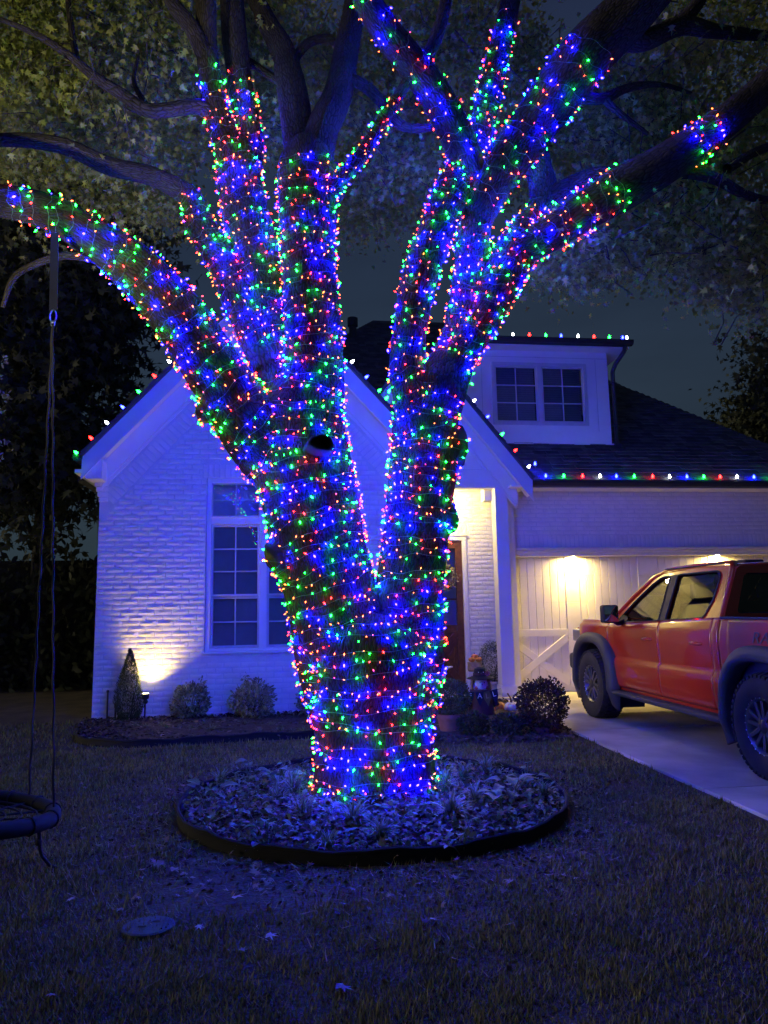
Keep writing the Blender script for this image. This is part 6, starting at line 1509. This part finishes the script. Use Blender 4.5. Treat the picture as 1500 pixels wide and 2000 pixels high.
scat('mulch_chips', 6000, polyfill(right_outline), .035, CHIP, 'mulch', 69, 'mulch in the bed before the porch', 'mulch', .5, .006)
scat('leaf_litter', 420, polyfill(right_outline), .06, OVAL, 'litter', 70, 'brown leaves in the bed before the porch', 'leaf litter')
def round_bush_stuff(): pass
# arching liriope clumps
def arch_mesh(seed, n=64, L_=.26, wd=.010):
    r = np.random.default_rng(seed); m = MB()
    for k in range(n):
        a = r.uniform(0, 2*pi); l = L_*r.uniform(.55, 1.15); lean = r.uniform(.3, 1.25); b = Vector((r.normal()*.02, r.normal()*.02, 0)); d = Vector((cos(a), sin(a), 0)); s_ = Vector((-sin(a), cos(a), 0)); v = []; ns = 5
        for i in range(ns+1):
            t = i/ns; h = l*(t*1.0-.62*lean*t*t); p = b+d*l*lean*.8*t**1.3+Vector((0, 0, h)); w_ = wd*(1-t**2.5)*.5+.0008; v += [p-s_*w_, p+s_*w_]
        m.add(v, [(2*i, 2*i+1, 2*i+3, 2*i+2) for i in range(ns)])
    me = m.mesh('liriope_clump'); me.materials.append(MT['liriope']); return me
LMs = [arch_mesh(i, 70) for i in range(4)]
def clump(px, py, label, z=None, k=None, sc=1, grp=None):
    p = gnd(px, py, .06); p.z = float(ground_z(p.y)+bed_h(p.x, p.y))+.01
    o = inst('liriope_clump', LMs[(k if k is not None else int(px)) % 4], p, None, (sc*.85,)*3, (0, 0, px*.7)); props(o, label, 'ornamental grass', grp)
for px, py, lb, sc in [(575, 1560, 'striped grass clump touching the left side of the trunk foot', 1.1), (548, 1530, 'striped grass clump behind left of the trunk foot', 1), (470, 1512, 'striped grass clump at the back left of the round bed', 1), (430, 1530, 'striped grass clump near the left rim of the round bed', .9), (590, 1600, 'striped grass clump in front left of the trunk foot', 1),
    (690, 1618, 'broad striped grass clump just in front of the trunk', 1.1), (745, 1640, 'striped grass clump in the front middle of the round bed', .9), (870, 1555, 'striped grass clump touching the right side of the trunk foot', 1.1), (905, 1530, 'striped grass clump behind right of the trunk foot', 1), (880, 1600, 'striped grass clump in front right of the trunk foot', 1.1), (930, 1572, 'striped grass clump left of the right hosta', 1), (1060, 1555, 'striped grass clump at the right rim of the round bed', .8), (950, 1510, 'striped grass clump at the back right of the round bed', 1), (540, 1575, 'striped grass clump beside the left hosta', .9), (640, 1655, 'small striped grass clump toward the front rim', .75)]:
    clump(px, py, lb, sc=sc)
ORD = 'first second third fourth fifth sixth seventh eighth ninth tenth eleventh twelfth thirteenth fourteenth fifteenth sixteenth seventeenth eighteenth nineteenth twentieth twenty-first twenty-second twenty-third twenty-fourth twenty-fifth twenty-sixth twenty-seventh'.split(); nth = -1
for i, px in enumerate(range(262, 840, 22)):
    if 600 < px < 760 and i % 2: continue
    nth += 1
    clump(px+random.uniform(-8, 8), 1428+random.uniform(-9, 10), ORD[nth]+' low grassy clump from the left in the shrub bed row', sc=.62*random.uniform(.8, 1.2), grp='row of grassy clumps in the shrub bed')
# hostas
def hosta_leaf(seed):
    r = np.random.default_rng(seed); v = []; f = []; nu, nv = 7, 4
    for i in range(nu+1):
        t = i/nu; w_ = .40*sin(pi*min(1, t*.96+.04))**.75*(1-.25*t)
        for j in range(-nv, nv+1):
            q = j/nv; v.append((w_*q, t, .10*abs(q)*sin(pi*t)-.45*t*t+.012*sin(q*9)))
    k = 2*nv+1; f = [(i*k+j, i*k+j+1, (i+1)*k+j+1, (i+1)*k+j) for i in range(nu) for j in range(k-1)]
    me = MB().add(v, f).mesh('leaf'); me.materials.append(MT['hosta']); me.polygons.foreach_set('use_smooth', [True]*len(me.polygons)); return me
HL = [hosta_leaf(i) for i in range(2)]
def hosta(px, py, n, s_, label, seed):
    r = random.Random(seed); p = gnd(px, py, .08); p.z = float(ground_z(p.y)+bed_h(p.x, p.y)); T = thing('hosta_plant', label, 'plant', tuple(p))
    for k in range(n):
        a = 2*pi*k/n*1.9+r.uniform(-.3, .3); q = r.uniform(.02, .14); h = r.uniform(.05, .2); l = s_*.8*r.uniform(.7, 1.2)
        o = inst('leaf', HL[k % 2], p+Vector((cos(a)*q, sin(a)*q, h)), T, (l*1.05, l, l)); o.rotation_euler = (r.uniform(.0, .7), r.uniform(-.25, .25), a-pi/2)
        m = MB(); m.tube([p+Vector((cos(a)*.01, sin(a)*.01, -.01)), p+Vector((cos(a)*q*.6, sin(a)*q*.6, h*.7)), p+Vector((cos(a)*q, sin(a)*q, h))], .004, 4); m.obj('leaf_stalk', MT['hosta'], T)
hosta(1000, 1560, 13, .16, 'broad-leaved hosta in the right half of the round bed', 1)
hosta(985, 1590, 7, .15, 'smaller hosta in front of the broad-leaved one, with a round drooping leaf', 2)
hosta(545, 1545, 9, .15, 'hosta behind left of the trunk foot', 3)
hosta(490, 1525, 6, .13, 'small hosta at the back left of the round bed', 4)
hosta(405, 1575, 4, .13, 'low hosta with one yellow-green leaf at the left rim', 5)
hosta(520, 1640, 8, .11, 'dull green hosta at the front left of the round bed', 6)
hosta(900, 1650, 6, .10, 'withered brown hosta toward the front right rim', 7)
hosta(1030, 1530, 8, .13, 'hosta at the back right of the round bed', 8)
# single fallen leaves that stand out
LFM = MB().add(*STAR).mesh('fallen_leaf'); LFM.materials.append(MT['leafwhite'])
LFD = MB().add(*STAR).mesh('fallen_leaf'); LFD.materials.append(MT['litter'])
for px, py, s_, me, lb in [(518, 1824, .08, LFM, 'brightest pale crumpled leaf on the dark foreground lawn'), (838, 1792, .06, LFM, 'small pale leaf on the lawn below the middle of the round bed'), (140, 1752, .07, LFM, 'pinkish leaf on the lawn left of the utility lid'), (655, 1920, .10, LFD, 'large dull leaf near the bottom of the picture'),
    (450, 1753, .10, LFM, 'pale leaf on bare soil below the left part of the edging'), (322, 1680, .13, LFD, 'star-shaped leaf left of the round bed edging'), (386, 1805, .06, LFM, 'small leaf just right of the utility lid'), (330, 1695, .10, LFD, 'leaf lying against the star-shaped leaf left of the bed'), (188, 1652, .07, LFD, 'small dry leaf between the swing and the round bed'), (1000, 1722, .08, LFD, 'dry leaf just below the right front of the edging'), (95, 1940, .06, LFD, 'small dark leaf at the bottom left of the lawn')]:
    p = gnd(px, py, .035); o = inst('fallen_leaf', me, p, None, (s_,)*3, (random.uniform(-.3, .3), random.uniform(-.3, .3), px*1.1)); props(o, lb, 'leaf')
for px, py, lb in [(1322, 1462, 'dark leaf lying on the driveway slab beside the lawn'), (1165, 1452, 'tiny leaf at the driveway edge near the dark mum')]:
    p = gnd(px, py, .06); o = inst('fallen_leaf', LFD, p, None, (.07,)*3, (.1, .05, px)); props(o, lb, 'leaf')
# utility lid
u = gnd(290, 1816, .0); UL = thing('utility_lid', 'worn grey-green oval utility cover sunk in the lawn at the lower left', 'utility cover', (u.x, u.y, 0))
m = MB(); m.lathe([(.14, -.02), (.145, .018), (.135, .024), (.001, .0255)], (0, 0, 0), 30); m.v = [(u.x+a*.88, u.y+b*.85, c) for a, b, c in m.v]; m.obj('lid', MT['utility'], UL, smooth=30)
m = MB(); m.box((u.x+.07, u.y-.07, .0255), (u.x+.076, u.y+.07, .031)); m.box((u.x+.09, u.y-.055, .0245), (u.x+.096, u.y+.055, .030)); m.obj('lid_rib', MT['black'], UL)
m = MB(); m.box((u.x-.045, u.y-.035, .0295), (u.x-.005, u.y-.02, .0315)); m.box((u.x+.015, u.y+.02, .0295), (u.x+.05, u.y+.035, .0315)); m.obj('lid_slot', MT['black'], UL)
